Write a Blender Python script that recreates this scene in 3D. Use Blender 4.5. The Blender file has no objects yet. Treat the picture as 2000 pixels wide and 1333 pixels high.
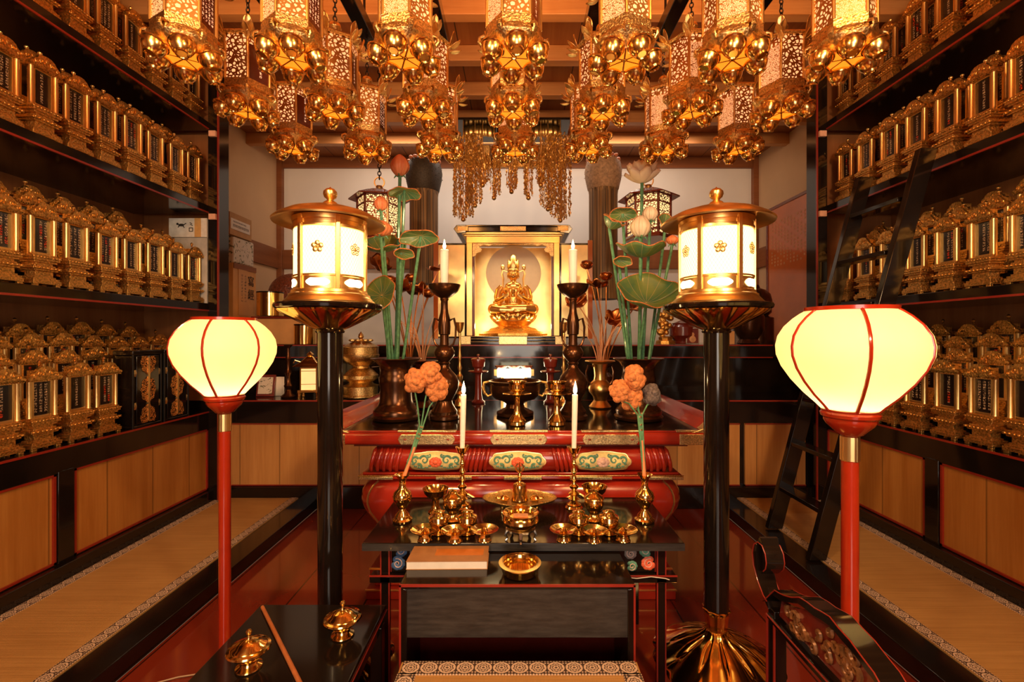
import bpy, math, random
from mathutils import Matrix, Vector
R = math.radians
PI = math.pi
rnd = random.Random(7)
sc = bpy.context.scene
COL = sc.collection

# ---------------------------------------------------------------- camera
H = 1.25                      # eye height
F = 900.0                     # focal length in pixels of the 2000 px frame
VX, VY = 1011.0, 657.0        # where the view axis meets the picture
def wx(px, Y): return (px - VX) * Y / F
def wz(py, Y): return H + (VY - py) * Y / F
def gy(py, z): return F * (H - z) / (py - VY)      # depth of a point of height z seen at row py
cam_d = bpy.data.cameras.new('camera')
cam = bpy.data.objects.new('camera', cam_d); COL.objects.link(cam)
cam.location = (0, 0, H); cam.rotation_euler = (PI/2, 0, 0)
cam_d.sensor_width = 36; cam_d.lens = 36*F/2000
cam_d.shift_x = -(VX-1000)/2000; cam_d.shift_y = -(666.5-VY)/2000
cam_d.clip_start = 0.02
sc.camera = cam

# ---------------------------------------------------------------- world, exposure, room lights, added fill lights
w = bpy.data.worlds.new('world'); sc.world = w; w.use_nodes = True
w.node_tree.nodes['Background'].inputs[0].default_value = (1.0, 0.62, 0.36, 1)
w.node_tree.nodes['Background'].inputs[1].default_value = 0.10
sc.view_settings.view_transform = 'Standard'; sc.view_settings.look = 'None'
sc.view_settings.gamma = 1; sc.view_settings.use_curve_mapping = False
sc.view_settings.exposure = 0.45
sc.cycles.use_denoising = True
sc.cycles.sample_clamp_indirect = 5.0
sc.cycles.max_bounces = 8
sc.cycles.diffuse_bounces = 4

def light(name, kind, loc, energy, color, rot=(0, 0, 0), size=None, size_y=None, radius=None):
    d = bpy.data.lights.new(name, kind); d.energy = energy; d.color = color
    if kind == 'AREA':
        d.shape = 'RECTANGLE'; d.size = size; d.size_y = size_y or size
    elif radius is not None: d.shadow_soft_size = radius
    o = bpy.data.objects.new(name, d); o.location = loc; o.rotation_euler = rot; COL.objects.link(o)
    return o
WARM = (1.0, 0.60, 0.27); BULB = (1.0, 0.72, 0.36)
# daylight through the paper screens of the entrance behind the camera
light('daylight_entrance', 'AREA', (0, -2.35, 1.55), 36, (1.0, 0.84, 0.68), (R(90), 0, 0), 1.3, 1.9)
# added fill lights overhead behind the camera, brightening the whole hall
light('hall_fill_a', 'AREA', (-0.9, -0.5, 3.1), 24, (1, .38, .08), (R(52), 0, R(26)), 0.5)
light('hall_fill_b', 'AREA', (0.9, -0.5, 3.1), 24, (1, .38, .08), (R(52), 0, R(-26)), 0.5)
# added fill lights without fixtures, out of view, aimed at the altar
light('altar_fill_a', 'AREA', (-0.9, -0.1, 2.35), 24, (1, .66, .34), (R(74), 0, R(-14)), 0.22)
light('altar_fill_b', 'AREA', (0.9, -0.1, 2.35), 24, (1, .66, .34), (R(74), 0, R(14)), 0.22)
# added fill washing the altar wall; added orange fill turned up at the ceiling
light('wall_fill', 'AREA', (0, 4.52, 3.19), 15, (1, .80, .64), (R(33), 0, 0), 3.6, .08)
for i_ in (-1, 0, 1):
    light('ceiling_fill', 'AREA', (i_*1.2, 1.9, 2.80), 10, (1, .42, .10), (R(180), 0, 0), .5, 1.2)

# ---------------------------------------------------------------- node helpers
class X:
    """a socket with arithmetic"""
    def __init__(s, t, k): s.t = t; s.k = k
    def _m(s, op, b=None, c=None):
        n = s.t.nodes.new('ShaderNodeMath'); n.operation = op
        for i, q in enumerate((s, b, c)):
            if q is None: continue
            if isinstance(q, X): s.t.links.new(q.k, n.inputs[i])
            else: n.inputs[i].default_value = q
        return X(s.t, n.outputs[0])
    def __add__(s, b): return s._m('ADD', b)
    def __sub__(s, b): return s._m('SUBTRACT', b)
    def __mul__(s, b): return s._m('MULTIPLY', b)
    def __truediv__(s, b): return s._m('DIVIDE', b)
    def lt(s, b): return s._m('LESS_THAN', b)
    def gt(s, b): return s._m('GREATER_THAN', b)
    def mx(s, b): return s._m('MAXIMUM', b)
    def mn(s, b): return s._m('MINIMUM', b)
    def fr(s): return s._m('FRACT')
    def fl(s): return s._m('FLOOR')
    def ab(s): return s._m('ABSOLUTE')
    def sin(s): return s._m('SINE')
    def sq(s): return s._m('SQRT')
    def at2(s, b): return s._m('ARCTAN2', b)
    def rng(s, a, b, c=0.0, d=1.0):
        n = s.t.nodes.new('ShaderNodeMapRange'); n.clamp = True
        s.t.links.new(s.k, n.inputs[0])
        for i, q in enumerate((a, b, c, d)): n.inputs[i+1].default_value = q
        return X(s.t, n.outputs[0])

def new_mat(name):
    m = bpy.data.materials.new(name); m.use_nodes = True
    t = m.node_tree; b = t.nodes['Principled BSDF']
    return m, t, b
def coords(t, kind='Object', scale=(1, 1, 1), jitter=False):
    c = t.nodes.new('ShaderNodeTexCoord'); mp = t.nodes.new('ShaderNodeMapping')
    t.links.new(c.outputs[kind], mp.inputs[0]); mp.inputs['Scale'].default_value = scale
    if jitter:
        oi = t.nodes.new('ShaderNodeObjectInfo'); cx = t.nodes.new('ShaderNodeCombineXYZ')
        for i in range(3):
            mm = t.nodes.new('ShaderNodeMath'); mm.operation = 'MULTIPLY'; mm.inputs[1].default_value = 37.0+11*i
            t.links.new(oi.outputs['Random'], mm.inputs[0]); t.links.new(mm.outputs[0], cx.inputs[i])
        t.links.new(cx.outputs[0], mp.inputs['Location'])
    return mp.outputs[0]
def xyz(t, kind='Object'):
    c = t.nodes.new('ShaderNodeTexCoord'); s = t.nodes.new('ShaderNodeSeparateXYZ')
    t.links.new(c.outputs[kind], s.inputs[0])
    return X(t, s.outputs[0]), X(t, s.outputs[1]), X(t, s.outputs[2])
def noise(t, vec, scale=5, detail=3, rough=.5, dist=0):
    n = t.nodes.new('ShaderNodeTexNoise'); t.links.new(vec, n.inputs['Vector'])
    n.inputs['Scale'].default_value = scale; n.inputs['Detail'].default_value = detail
    n.inputs['Roughness'].default_value = rough; n.inputs['Distortion'].default_value = dist
    return X(t, n.outputs[0])
def voro(t, vec, scale=5, feature='F1', rnd_=1.0):
    n = t.nodes.new('ShaderNodeTexVoronoi'); t.links.new(vec, n.inputs['Vector'])
    n.feature = feature; n.inputs['Scale'].default_value = scale; n.inputs['Randomness'].default_value = rnd_
    return X(t, n.outputs[0])
def mixc(t, fac, a, b):
    n = t.nodes.new('ShaderNodeMix'); n.data_type = 'RGBA'
    if isinstance(fac, X): t.links.new(fac.k, n.inputs[0])
    else: n.inputs[0].default_value = fac
    for i, q in ((6, a), (7, b)):
        if isinstance(q, tuple): n.inputs[i].default_value = (*q[:3], 1)
        else: t.links.new(q, n.inputs[i])
    return n.outputs[2]
def bump(t, b, hgt, strength=.3, dist=.01):
    n = t.nodes.new('ShaderNodeBump'); n.inputs['Strength'].default_value = strength
    n.inputs['Distance'].default_value = dist
    t.links.new(hgt.k, n.inputs['Height']); t.links.new(n.outputs[0], b.inputs['Normal'])
def setp(b, base=None, metal=0, rough=.5, coat=0, emit=None, es=0, spec=None):
    if base: b.inputs['Base Color'].default_value = (*base, 1)
    b.inputs['Metallic'].default_value = metal; b.inputs['Roughness'].default_value = rough
    b.inputs['Coat Weight'].default_value = coat; b.inputs['Coat Roughness'].default_value = .06
    if emit: b.inputs['Emission Color'].default_value = (*emit, 1); b.inputs['Emission Strength'].default_value = es
    if spec is not None: b.inputs['Specular IOR Level'].default_value = spec
def simple(name, base, metal=0, rough=.5, coat=0, emit=None, es=0, var=.12, vs=30, bmp=0, spec=None):
    """a plain coloured surface with a slight procedural variation"""
    m, t, b = new_mat(name); setp(b, base, metal, rough, coat, emit, es, spec)
    v = coords(t); n = noise(t, v, vs, 3)
    dark = tuple(c*(1-var) for c in base); lite = tuple(min(1, c*(1+var)) for c in base)
    t.links.new(mixc(t, n.rng(.3, .7), dark, lite), b.inputs['Base Color'])
    if bmp: bump(t, b, n, bmp, .004)
    return m
MT = {}
MT['gold'] = simple('polished_brass', (.93, .60, .20), 1, .13, var=.05)
MT['gold_cup'] = simple('burnished_gold', (.98, .58, .18), 1, .2, var=.05)
MT['gold_satin'] = simple('satin_gold', (.95, .58, .20), 1, .30, var=.06)
MT['gold_leaf'] = simple('gold_leaf', (.95, .66, .28), 1, .34, var=.10, vs=12)
MT['bronze'] = simple('dark_bronze', (.105, .042, .018), .85, .24, var=.25, vs=14)
MT['copper'] = simple('lotus_copper_leaf', (.55, .20, .06), 1, .28, var=.2, vs=30)
MT['black'] = simple('black_lacquer', (.010, .006, .004), 0, .12, coat=.25, var=.3, vs=8, spec=.35)
MT['red'] = simple('red_lacquer', (.34, .020, .008), 0, .22, coat=.7, var=.12, vs=8)
MT['redline'] = simple('vermilion_edge', (.26, .018, .008), 0, .35, coat=.2, var=.08)
MT['pole_red'] = simple('vermilion_lacquer', (.38, .024, .005), 0, .22, coat=.5, var=.06)
MT['redbrown'] = simple('reddish_brown_lacquer', (.16, .018, .01), 0, .25, coat=.6, var=.1)
MT['paper'] = simple('paper', (.78, .70, .60), 0, .8, var=.05)
MT['iron'] = simple('black_iron', (.02, .015, .012), .6, .4, var=.2)
MT['wax'] = simple('candle_wax', (.92, .84, .74), 0, .45, emit=(1, .5, .22), es=.12, var=.03)
MT['flame'] = simple('flame', (1, .8, .4), 0, .5, emit=(1, .62, .22), es=45, var=.01)
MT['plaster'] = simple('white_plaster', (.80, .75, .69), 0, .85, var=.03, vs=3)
MT['plaster_lamplit'] = simple('lamplit_side_plaster', (.66, .44, .25), 0, .85, var=.04, vs=3)  # orange lamplight on the side walls put into their base colour
MT['string'] = simple('pale_cord', (.6, .5, .4), 0, .7)
MT['stalk'] = simple('dried_stalk', (.75, .36, .16), 0, .6, var=.2)
MT['stem'] = simple('green_painted_stem', (.10, .27, .12), 0, .45, coat=.2, var=.35, vs=60, bmp=.3)
MT['coral'] = simple('coral_pink_petal', (.95, .30, .12), 0, .45, var=.12, vs=12)
MT['cream'] = simple('cream_petal', (.93, .72, .50), 0, .5, var=.1, vs=12)
MT['peach'] = simple('peach_crinkled_petal', (.60, .20, .055), 0, .75, var=.45, vs=90, bmp=.8)
MT['greyhead'] = simple('grey_dried_head', (.12, .09, .08), 0, .8, var=.5, vs=120, bmp=.8)
MT['silver'] = simple('tarnished_silver', (.75, .70, .62), 1, .25)
MT['jade'] = simple('green_paint', (.10, .26, .17), 0, .5, var=.3, vs=60)
MT['blue'] = simple('blue_paint', (.05, .10, .20), 0, .5, var=.3, vs=60)
MT['yellow'] = simple('pale_yellow_paint', (.80, .62, .25), 0, .5, var=.15, vs=60)
MT['rose'] = simple('coral_paint', (.78, .13, .05), 0, .5, var=.15, vs=60)
MT['pinkw'] = simple('pinkish_white_paint', (.75, .48, .38), 0, .5, var=.15, vs=60)
MT['greypaint'] = simple('grey_mauve_paint', (.22, .17, .15), 0, .5, var=.3, vs=60)
MT['orange_board'] = simple('orange_brown_panel', (.55, .11, .012), 0, .2, coat=.8, var=.12, vs=4)
MT['disc'] = simple('pale_halo_disc', (.62, .50, .42), 0, .7, var=.03)
MT['glow_white'] = simple('lamp_glow_panel', (1, .9, .7), 0, .5, emit=(1, .86, .55), es=6, var=.01)
MT['card'] = simple('brown_cardboard', (.50, .27, .11), 0, .8, var=.08)
MT['boxwood'] = simple('pale_box_wood', (.62, .30, .10), 0, .55, var=.15, vs=6)
MT['ink'] = simple('black_ink', (.02, .015, .01), 0, .6)
MT['ash'] = simple('incense_ash', (.55, .25, .12), 0, .9, var=.2, vs=80)
MT['carved_wood2'] = simple('aged_coloured_relief', (.24, .10, .035), .25, .35, var=.5, vs=60)
MT['weave'] = simple('olive_brown_silk_net', (.16, .11, .06), 0, .7, var=.3, vs=80)

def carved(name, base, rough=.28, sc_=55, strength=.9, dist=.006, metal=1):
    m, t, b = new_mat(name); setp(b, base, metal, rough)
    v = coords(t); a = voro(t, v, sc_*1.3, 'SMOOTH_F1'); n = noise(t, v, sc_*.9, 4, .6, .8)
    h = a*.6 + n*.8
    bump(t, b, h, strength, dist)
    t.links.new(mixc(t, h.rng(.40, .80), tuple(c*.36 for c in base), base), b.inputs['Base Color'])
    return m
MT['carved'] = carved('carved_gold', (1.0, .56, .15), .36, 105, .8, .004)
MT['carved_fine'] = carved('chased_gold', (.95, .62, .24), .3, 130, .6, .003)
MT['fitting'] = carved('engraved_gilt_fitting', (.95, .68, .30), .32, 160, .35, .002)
MT['bauble'] = simple('pierced_gold_beads', (1, .62, .26), 1, .38, var=.2)
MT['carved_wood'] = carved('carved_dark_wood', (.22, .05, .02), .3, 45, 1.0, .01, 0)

def wood(name, a, b_, scale=(9, 9, .6), rough=.45, coat=.15, seams=None, seam_axis=0, dark=.5):
    m, t, b = new_mat(name); setp(b, a, 0, rough, coat)
    v = coords(t, 'Object', scale); n = noise(t, v, 1.0, 5, .6, .3); f = noise(t, v, 9, 3, .6)
    g = (n*.75 + f*.25).rng(.36, .64)
    col = mixc(t, g, a, b_)
    if seams:
        q = xyz(t)[seam_axis]*(1/seams)
        pl = q.fl(); wn = t.nodes.new('ShaderNodeTexWhiteNoise'); wn.noise_dimensions = '1D'
        t.links.new(pl.k, wn.inputs['W'])
        col = mixc(t, X(t, wn.outputs[0])*.30, col, tuple(c*.55 for c in a))
        col = mixc(t, q.fr().lt(.008/seams)*dark, col, (.01, .004, .002))
    t.links.new(col, b.inputs['Base Color']); bump(t, b, n, .06, .002)
    return m
MT['panel_wood'] = wood('cedar_panel', (.40, .135, .018), (.58, .25, .052), (9, 9, .5), .4, .2, .31, 1)
MT['front_wood'] = wood('cedar_front_panel', (.46, .19, .045), (.66, .33, .10), (9, 9, .5), .4, .2, .29, 0)
MT['ceil_wood'] = wood('ceiling_board', (.28, .085, .02), (.42, .16, .045), (8, .5, 8), .5, .1, .42, 0, .9)
MT['beam_wood'] = wood('ceiling_beam', (.42, .16, .045), (.58, .27, .09), (.6, 9, 9), .5, .1)
MT['trim_wood'] = wood('brown_rail', (.20, .06, .015), (.30, .10, .03), (.6, .6, 9), .5, .1)
MT['shelf_wall'] = wood('shelf_back_board', (.22, .07, .018), (.32, .12, .035), (7, 7, .5), .5, .1)
MT['floor'] = wood('red_lacquered_floor', (.17, .018, .008), (.23, .028, .010), (1.2, .4, 1), .13, .8, .36, 0, .8)

def tatami():
    m, t, b = new_mat('tatami_straw'); setp(b, (.6, .4, .2), 0, .65)
    x, y, z = xyz(t)
    r = (x*(2*PI/.006)).sin(); n = noise(t, coords(t, 'Object', (3, 160, 3)), 1, 3)
    n2 = noise(t, coords(t, 'Object', (2, 2, 2)), 2, 3)
    t.links.new(mixc(t, (n*.6+n2*.4).rng(.35, .65), (.37, .185, .048), (.50, .275, .085)), b.inputs['Base Color'])
    bump(t, b, r*.3+n, .3, .002)
    return m
MT['tatami'] = tatami()
def heri():
    """woven tatami border: round crests in a row; local x along the strip, cell = strip width"""
    m, t, b = new_mat('crest_patterned_border'); setp(b, (.5, .4, .3), 0, .75)
    x, y, z = xyz(t); W = .052
    u = (x/W).fr()-.5; v = y/W
    d = (u*u*1.0+v*v*1.25).sq(); a = v.at2(u)
    pet = (a*9.0).sin()*.03
    disc = d.lt(.47)
    ring = (d+pet).lt(.345)*(d+pet).gt(.285)
    inner = d.lt(.22)*((a*5.0).sin()*.5+((d*38.0).sin()*.8)).gt(.15)
    edge = (((x/W*6).fr()-.5).ab()+((v*6+.5).fr()-.5).ab()).lt(.38)*d.gt(.52)
    dark = (ring.mx(inner)).mx((disc*-1+1)*(edge*-1+1))
    t.links.new(mixc(t, dark, (.62, .45, .32), (.055, .028, .016)), b.inputs['Base Color'])
    return m
MT['heri'] = heri()

def glyphs(name, bg, fg, cols, colw, cell, gx, gz, rough=.25, red=False, emit=0, bgmetal=0):
    """rows of brush-written signs in upright columns on a panel in the local xz plane"""
    m, t, b = new_mat(name); setp(b, bg, bgmetal, rough, .3)
    x, y, z = xyz(t)
    v = coords(t, 'Object', (1, 1, 1), True)
    oi = t.nodes.new('ShaderNodeObjectInfo'); rv = X(t, oi.outputs['Random'])
    cu = x/colw + .5*(cols % 2); cv = z/cell
    fu = cu.fr(); fv = cv.fr()
    inside = (fu-.5).ab().lt(.27)*(fv-.5).ab().lt(.36)*(x.ab().lt(gx))
    # strokes: crossing bars of noise, different in every cell
    n1 = noise(t, v, 1.9/cell, 1, .5); n2 = voro(t, v, 2.3/cell, 'DISTANCE_TO_EDGE')
    ink = n2.lt(.11)*(n1.gt(.42))*inside
    cid = cu.fl(); skip = ((cid*12.9+rv*91.0).sin()).gt(-.35).mx(cid.ab().lt(.1))
    ends = z.gt(gz[0])*z.lt(gz[1])
    ink = ink*skip*ends
    fgc = fg
    if red:
        band = ((z*40.0+rv*50.0+cid*2.0).sin()).gt(.55)*((rv*77.0).sin().gt(.3))
        fgc = mixc(t, band, fg, (.75, .05, .01))
    t.links.new(mixc(t, ink, bg, fgc), b.inputs['Base Color'])
    if emit:
        t.links.new(mixc(t, ink, (0, 0, 0), fgc), b.inputs['Emission Color']); b.inputs['Emission Strength'].default_value = emit
    return m
MT['plate_text'] = glyphs('inscribed_black_plate', (.012, .006, .004), (.60, .42, .26), 3, .0225, .0125, .034, (.175, .315), red=True)
MT['lantern_text'] = glyphs('inscribed_lantern_pane', (.10, .012, .004), (1, .55, .30), 4, .016, .015, .03, (.02, .135), emit=.7)
MT['box_marks'] = glyphs('faint_column_writing', (.62, .30, .10), (.10, .04, .01), 3, .05, .028, .07, (.12, .36), rough=.55)

def fret(name, scale, width, lit, es, metal=(.55, .20, .05), emb=.0):
    """gilt openwork in front of glowing paper"""
    m, t, b = new_mat(name); setp(b, metal, .8, .35)
    v = coords(t, 'Object'); n = t.nodes.new('ShaderNodeTexNoise'); t.links.new(v, n.inputs['Vector']); n.inputs['Scale'].default_value = scale*.5
    vm = t.nodes.new('ShaderNodeVectorMath'); vm.operation = 'MULTIPLY_ADD'
    t.links.new(n.outputs[1], vm.inputs[0]); vm.inputs[1].default_value = (.6/scale,)*3; t.links.new(v, vm.inputs[2])
    e = voro(t, vm.outputs[0], scale, 'DISTANCE_TO_EDGE')
    hole = e.gt(width)
    t.links.new(mixc(t, hole, (0, 0, 0), lit), b.inputs['Emission Color']); b.inputs['Emission Strength'].default_value = es
    t.links.new(mixc(t, hole, metal, (.5, .35, .2)), b.inputs['Base Color'])
    t.links.new(((hole*-1+1)*.8).k, b.inputs['Metallic'])
    return m
MT['fret_fine'] = fret('fine_scroll_openwork', 210, .11, (1, .40, .15), 1.0, (.62, .25, .06))
MT['fret_vine'] = fret('vine_leaf_openwork', 70, .17, (1, .42, .16), .95, (.60, .27, .07))
MT['fret_wood'] = fret('wooden_lantern_openwork', 60, .12, (1, .60, .24), 1.3, (.18, .03, .01))
def petal_pane():
    """amber flower pane under a hanging lantern: six lit petals between dark leads"""
    m, t, b = new_mat('amber_flower_pane'); setp(b, (.6, .2, .03), 0, .35)
    x, y, z = xyz(t); d = (x*x+y*y).sq(); a = y.at2(x)
    k = (a*(3/PI)).fr()-.5
    lead = (k.ab()-.5).ab()*d*1.05
    hole = lead.gt(.0026)*d.gt(.010)
    hub = d.lt(.0065)
    lit = hole.mx(hub)
    t.links.new(mixc(t, lit, (.06, .008, 0), (1, .23, .012)), b.inputs['Emission Color']); b.inputs['Emission Strength'].default_value = 1.15
    t.links.new(mixc(t, lit, (.1, .02, .005), (.6, .2, .03)), b.inputs['Base Color'])
    return m
MT['petal_pane'] = petal_pane()
def lattice_pane():
    """paper of the big gold lanterns behind a fine diamond wire net"""
    m, t, b = new_mat('paper_behind_diamond_wire'); setp(b, (.8, .7, .5), 0, .6)
    x, y, z = xyz(t); a = y.at2(x)*.131
    p = ((a*.9+z*.55)/.0115).fr(); q = ((a*.9-z*.55)/.0115).fr()
    wire = (p.lt(.10)).mx(q.lt(.10))
    t.links.new(mixc(t, wire, (1, .74, .34), (.50, .22, .05)), b.inputs['Emission Color']); b.inputs['Emission Strength'].default_value = 1.75
    return m
MT['lattice'] = lattice_pane()
def shade_mat():
    """thin cream shade with the bulb inside shining through it"""
    m = bpy.data.materials.new('lit_cream_shade'); m.use_nodes = True; t = m.node_tree
    out = t.nodes['Material Output']; b = t.nodes['Principled BSDF']
    setp(b, (.9, .8, .45), 0, .5, emit=(1, .76, .26), es=.60)
    tr = t.nodes.new('ShaderNodeBsdfTranslucent')
    n = noise(t, coords(t), 9, 2)
    t.links.new(mixc(t, n.rng(.3, .7), (.95, .80, .42), (1, .86, .50)), tr.inputs[0])
    mx = t.nodes.new('ShaderNodeMixShader'); mx.inputs[0].default_value = .5
    t.links.new(b.outputs[0], mx.inputs[1]); t.links.new(tr.outputs[0], mx.inputs[2]); t.links.new(mx.outputs[0], out.inputs[0])
    return m
MT['shade'] = shade_mat()
def lotus_leaf():
    m, t, b = new_mat('painted_lotus_leaf'); setp(b, (.1, .25, .1), 0, .45, .2)
    x, y, z = xyz(t); a = y.at2(x); d = (x*x+y*y).sq()
    vein = (((a*(7/PI)).fr()-.5).ab()-.5).ab()*d
    n = noise(t, coords(t), 12, 3)
    g = mixc(t, n.rng(.35, .65), (.055, .17, .08), (.17, .23, .05))
    g = mixc(t, vein.lt(.0011), g, (.70, .42, .18))
    t.links.new(g, b.inputs['Base Color'])
    return m
MT['leaf'] = lotus_leaf()
def strands():
    m, t, b = new_mat('hanging_silk_strands'); setp(b, (.2, .12, .05), 0, .55)
    x, y, z = xyz(t); a = y.at2(x)
    n = noise(t, coords(t, 'Object', (90, 90, 1)), 1, 3)
    t.links.new(mixc(t, n.rng(.35, .65), (.06, .035, .015), (.42, .24, .10)), b.inputs['Base Color'])
    bump(t, b, n, .5, .004)
    return m
MT['strands'] = strands()
def worn_black():
    m, t, b = new_mat('worn_black_board'); setp(b, (.03, .026, .023), 0, .42, .1)
    n = noise(t, coords(t, 'Object', (2, 2, 14)), 6, 4, .7); s = noise(t, coords(t, 'Object', (9, 9, 3)), 9, 5, .8)
    c = mixc(t, n.rng(.35, .7), (.014, .011, .009), (.045, .038, .033))
    t.links.new(mixc(t, s.gt(.74), c, (.25, .2, .15)), b.inputs['Base Color'])
    return m
MT['worn'] = worn_black()
def brocade():
    m, t, b = new_mat('patterned_white_cloth'); setp(b, (.7, .6, .5), 0, .8)
    n = noise(t, coords(t), 26, 4, .6, 1.2)
    t.links.new(mixc(t, n.gt(.57), (.72, .62, .50), (.18, .17, .10)), b.inputs['Base Color'])
    return m
MT['brocade'] = brocade()
def medallion():
    m, t, b = new_mat('gold_flower_medallion'); setp(b, (.8, .35, .1), .7, .42)
    e = voro(t, coords(t), 110, 'DISTANCE_TO_EDGE').gt(.12)
    t.links.new(mixc(t, e, (.03, .01, .005), (1, .42, .10)), b.inputs['Base Color'])
    return m
MT['medallion'] = medallion()

# ---------------------------------------------------------------- mesh helpers
class MB:
    def __init__(s): s.v = []; s.f = []
    def add(s, vs, fs):
        k = len(s.v); s.v += [tuple(p) for p in vs]; s.f += [tuple(i+k for i in f) for f in fs]; return s
    def box(s, x0, x1, y0, y1, z0, z1):
        if x0 > x1: x0, x1 = x1, x0
        if y0 > y1: y0, y1 = y1, y0
        if z0 > z1: z0, z1 = z1, z0
        return s.add([(x0,y0,z0),(x1,y0,z0),(x1,y1,z0),(x0,y1,z0),(x0,y0,z1),(x1,y0,z1),(x1,y1,z1),(x0,y1,z1)],
                     [(0,3,2,1),(4,5,6,7),(0,1,5,4),(1,2,6,5),(2,3,7,6),(3,0,4,7)])
    def lathe(s, prof, n=24, c=(0, 0, 0), mod=None, sx=1, sy=1, ph=0):
        vs = []; fs = []; m = len(prof)
        for (r, z) in prof:
            for i in range(n):
                a = 2*PI*i/n+ph; q = mod(a, r, z) if mod else r
                if isinstance(q, tuple): rr, zz = q
                else: rr, zz = q, z
                vs.append((c[0]+sx*rr*math.cos(a), c[1]+sy*rr*math.sin(a), c[2]+zz))
        for j in range(m-1):
            for i in range(n):
                a, b = j*n+i, j*n+(i+1) % n
                fs.append((a, b, b+n, a+n))
        if prof[0][0] > 1e-5: fs.append(tuple(range(n-1, -1, -1)))
        if prof[-1][0] > 1e-5: fs.append(tuple(range((m-1)*n, m*n)))
        return s.add(vs, fs)
    def tube(s, pts, r, n=8, closed=False, flat=1.0):
        pts = [Vector(p) for p in pts]; m = len(pts)
        rr = r if isinstance(r, (list, tuple)) else [r]*m
        vs = []; fs = []; up = None
        for i, p in enumerate(pts):
            if closed: d = pts[(i+1) % m]-pts[i-1]
            else: d = pts[min(i+1, m-1)]-pts[max(i-1, 0)]
            d = d.normalized() if d.length > 1e-9 else Vector((0, 0, 1))
            if up is None:
                up = Vector((0, 0, 1)) if abs(d.z) < .9 else Vector((1, 0, 0))
            a = (up-d*up.dot(d)); a = a.normalized() if a.length > 1e-6 else d.orthogonal().normalized()
            up = a; b = d.cross(a)
            for k in range(n):
                t = 2*PI*k/n
                vs.append(p+a*(math.cos(t)*rr[i])+b*(math.sin(t)*rr[i]*flat))
        q = m if closed else m-1
        for i in range(q):
            for k in range(n):
                a, b = i*n+k, i*n+(k+1) % n; c, d = ((i+1) % m)*n+(k+1) % n, ((i+1) % m)*n+k
                fs.append((a, d, c, b))
        if not closed: fs += [tuple(range(n)), tuple(range(m*n-1, (m-1)*n-1, -1))]
        return s.add(vs, fs)
    def prism(s, poly, d0, d1, axis='y'):
        n = len(poly)
        def P(a, b, d): return {'y': (a, d, b), 'x': (d, a, b), 'z': (a, b, d)}[axis]
        vs = [P(a, b, d0) for a, b in poly]+[P(a, b, d1) for a, b in poly]
        fs = [tuple(range(n)), tuple(range(2*n-1, n-1, -1))]
        fs += [(i, i+n, (i+1) % n+n, (i+1) % n) for i in range(n)]
        return s.add(vs, fs)
    def ell(s, c, r, n=14, m=9, rot=None):
        if not isinstance(r, (list, tuple)): r = (r, r, r)
        vs = [(0, 0, -1)]
        for j in range(1, m):
            p = -PI/2+PI*j/m
            for i in range(n): vs.append((math.cos(p)*math.cos(2*PI*i/n), math.cos(p)*math.sin(2*PI*i/n), math.sin(p)))
        vs.append((0, 0, 1)); L = len(vs)-1
        M = Matrix.Translation(c) @ ((rot.to_4x4()) if rot is not None else Matrix.Identity(4)) @ Matrix.Diagonal((*r, 1))
        vs = [M @ Vector(p) for p in vs]; fs = [(0, 1+(i+1) % n, 1+i) for i in range(n)]
        for j in range(m-2):
            for i in range(n):
                a = 1+j*n+i; b = 1+j*n+(i+1) % n; fs.append((a, b, b+n, a+n))
        fs += [(L, L-n+i, L-n+(i+1) % n) for i in range(n)]
        return s.add(vs, fs)
    def grid(s, fn, nu, nv):
        vs = [fn(i/nu, j/nv) for j in range(nv+1) for i in range(nu+1)]; w_ = nu+1
        return s.add(vs, [(j*w_+i, j*w_+i+1, (j+1)*w_+i+1, (j+1)*w_+i) for j in range(nv) for i in range(nu)])
    def xf(s, M, k=0):
        s.v[k:] = [tuple(M @ Vector(p)) for p in s.v[k:]]; return s
    def merge(s, o, M=None):
        return s.add([tuple(M @ Vector(p)) for p in o.v] if M else o.v, o.f)
    def build(s, name, mat, parent=None, loc=None, rot=None, smooth=True, bevel=0, solid=0, ang=35):
        me = bpy.data.meshes.new(name); me.from_pydata(s.v, [], s.f); me.validate(); me.update()
        if smooth:
            me.polygons.foreach_set('use_smooth', [True]*len(me.polygons))
            me.set_sharp_from_angle(angle=R(ang))
        me.materials.append(MT[mat] if isinstance(mat, str) else mat)
        o = bpy.data.objects.new(name, me); COL.objects.link(o)
        if parent: o.parent = parent
        if loc: o.location = loc
        if rot: o.rotation_euler = rot
        if solid:
            md = o.modifiers.new('thickness', 'SOLIDIFY'); md.thickness = solid; md.offset = 0
        if bevel:
            md = o.modifiers.new('edge', 'BEVEL'); md.width = bevel; md.segments = 2; md.limit_method = 'ANGLE'
        return o
def tag(o, label, cat, group=None):
    o['label'] = label; o['category'] = cat
    if group: o['group'] = group
    return o
def thing(name, label, cat, loc=(0, 0, 0), rot=(0, 0, 0), group=None, scale=None):
    o = bpy.data.objects.new(name, None); o.empty_display_size = .05; COL.objects.link(o)
    o.location = loc; o.rotation_euler = rot
    if scale: o.scale = scale if isinstance(scale, tuple) else (scale,)*3
    return tag(o, label, cat, group)
def struct(o): o['kind'] = 'structure'; return o
KIDS = {}
def dup(root, loc=None, rot=None, label=None, scale=None, group=None):
    def cp(o, par):
        c = o.copy(); COL.objects.link(c)
        if par: c.parent = par
        for ch in o.children: cp(ch, c)
        return c
    r = cp(root, None)
    if loc: r.location = loc
    if rot is not None: r.rotation_euler = rot
    if scale: r.scale = scale if isinstance(scale, tuple) else (scale,)*3
    if label: r['label'] = label
    if group: r['group'] = group
    return r
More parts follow.
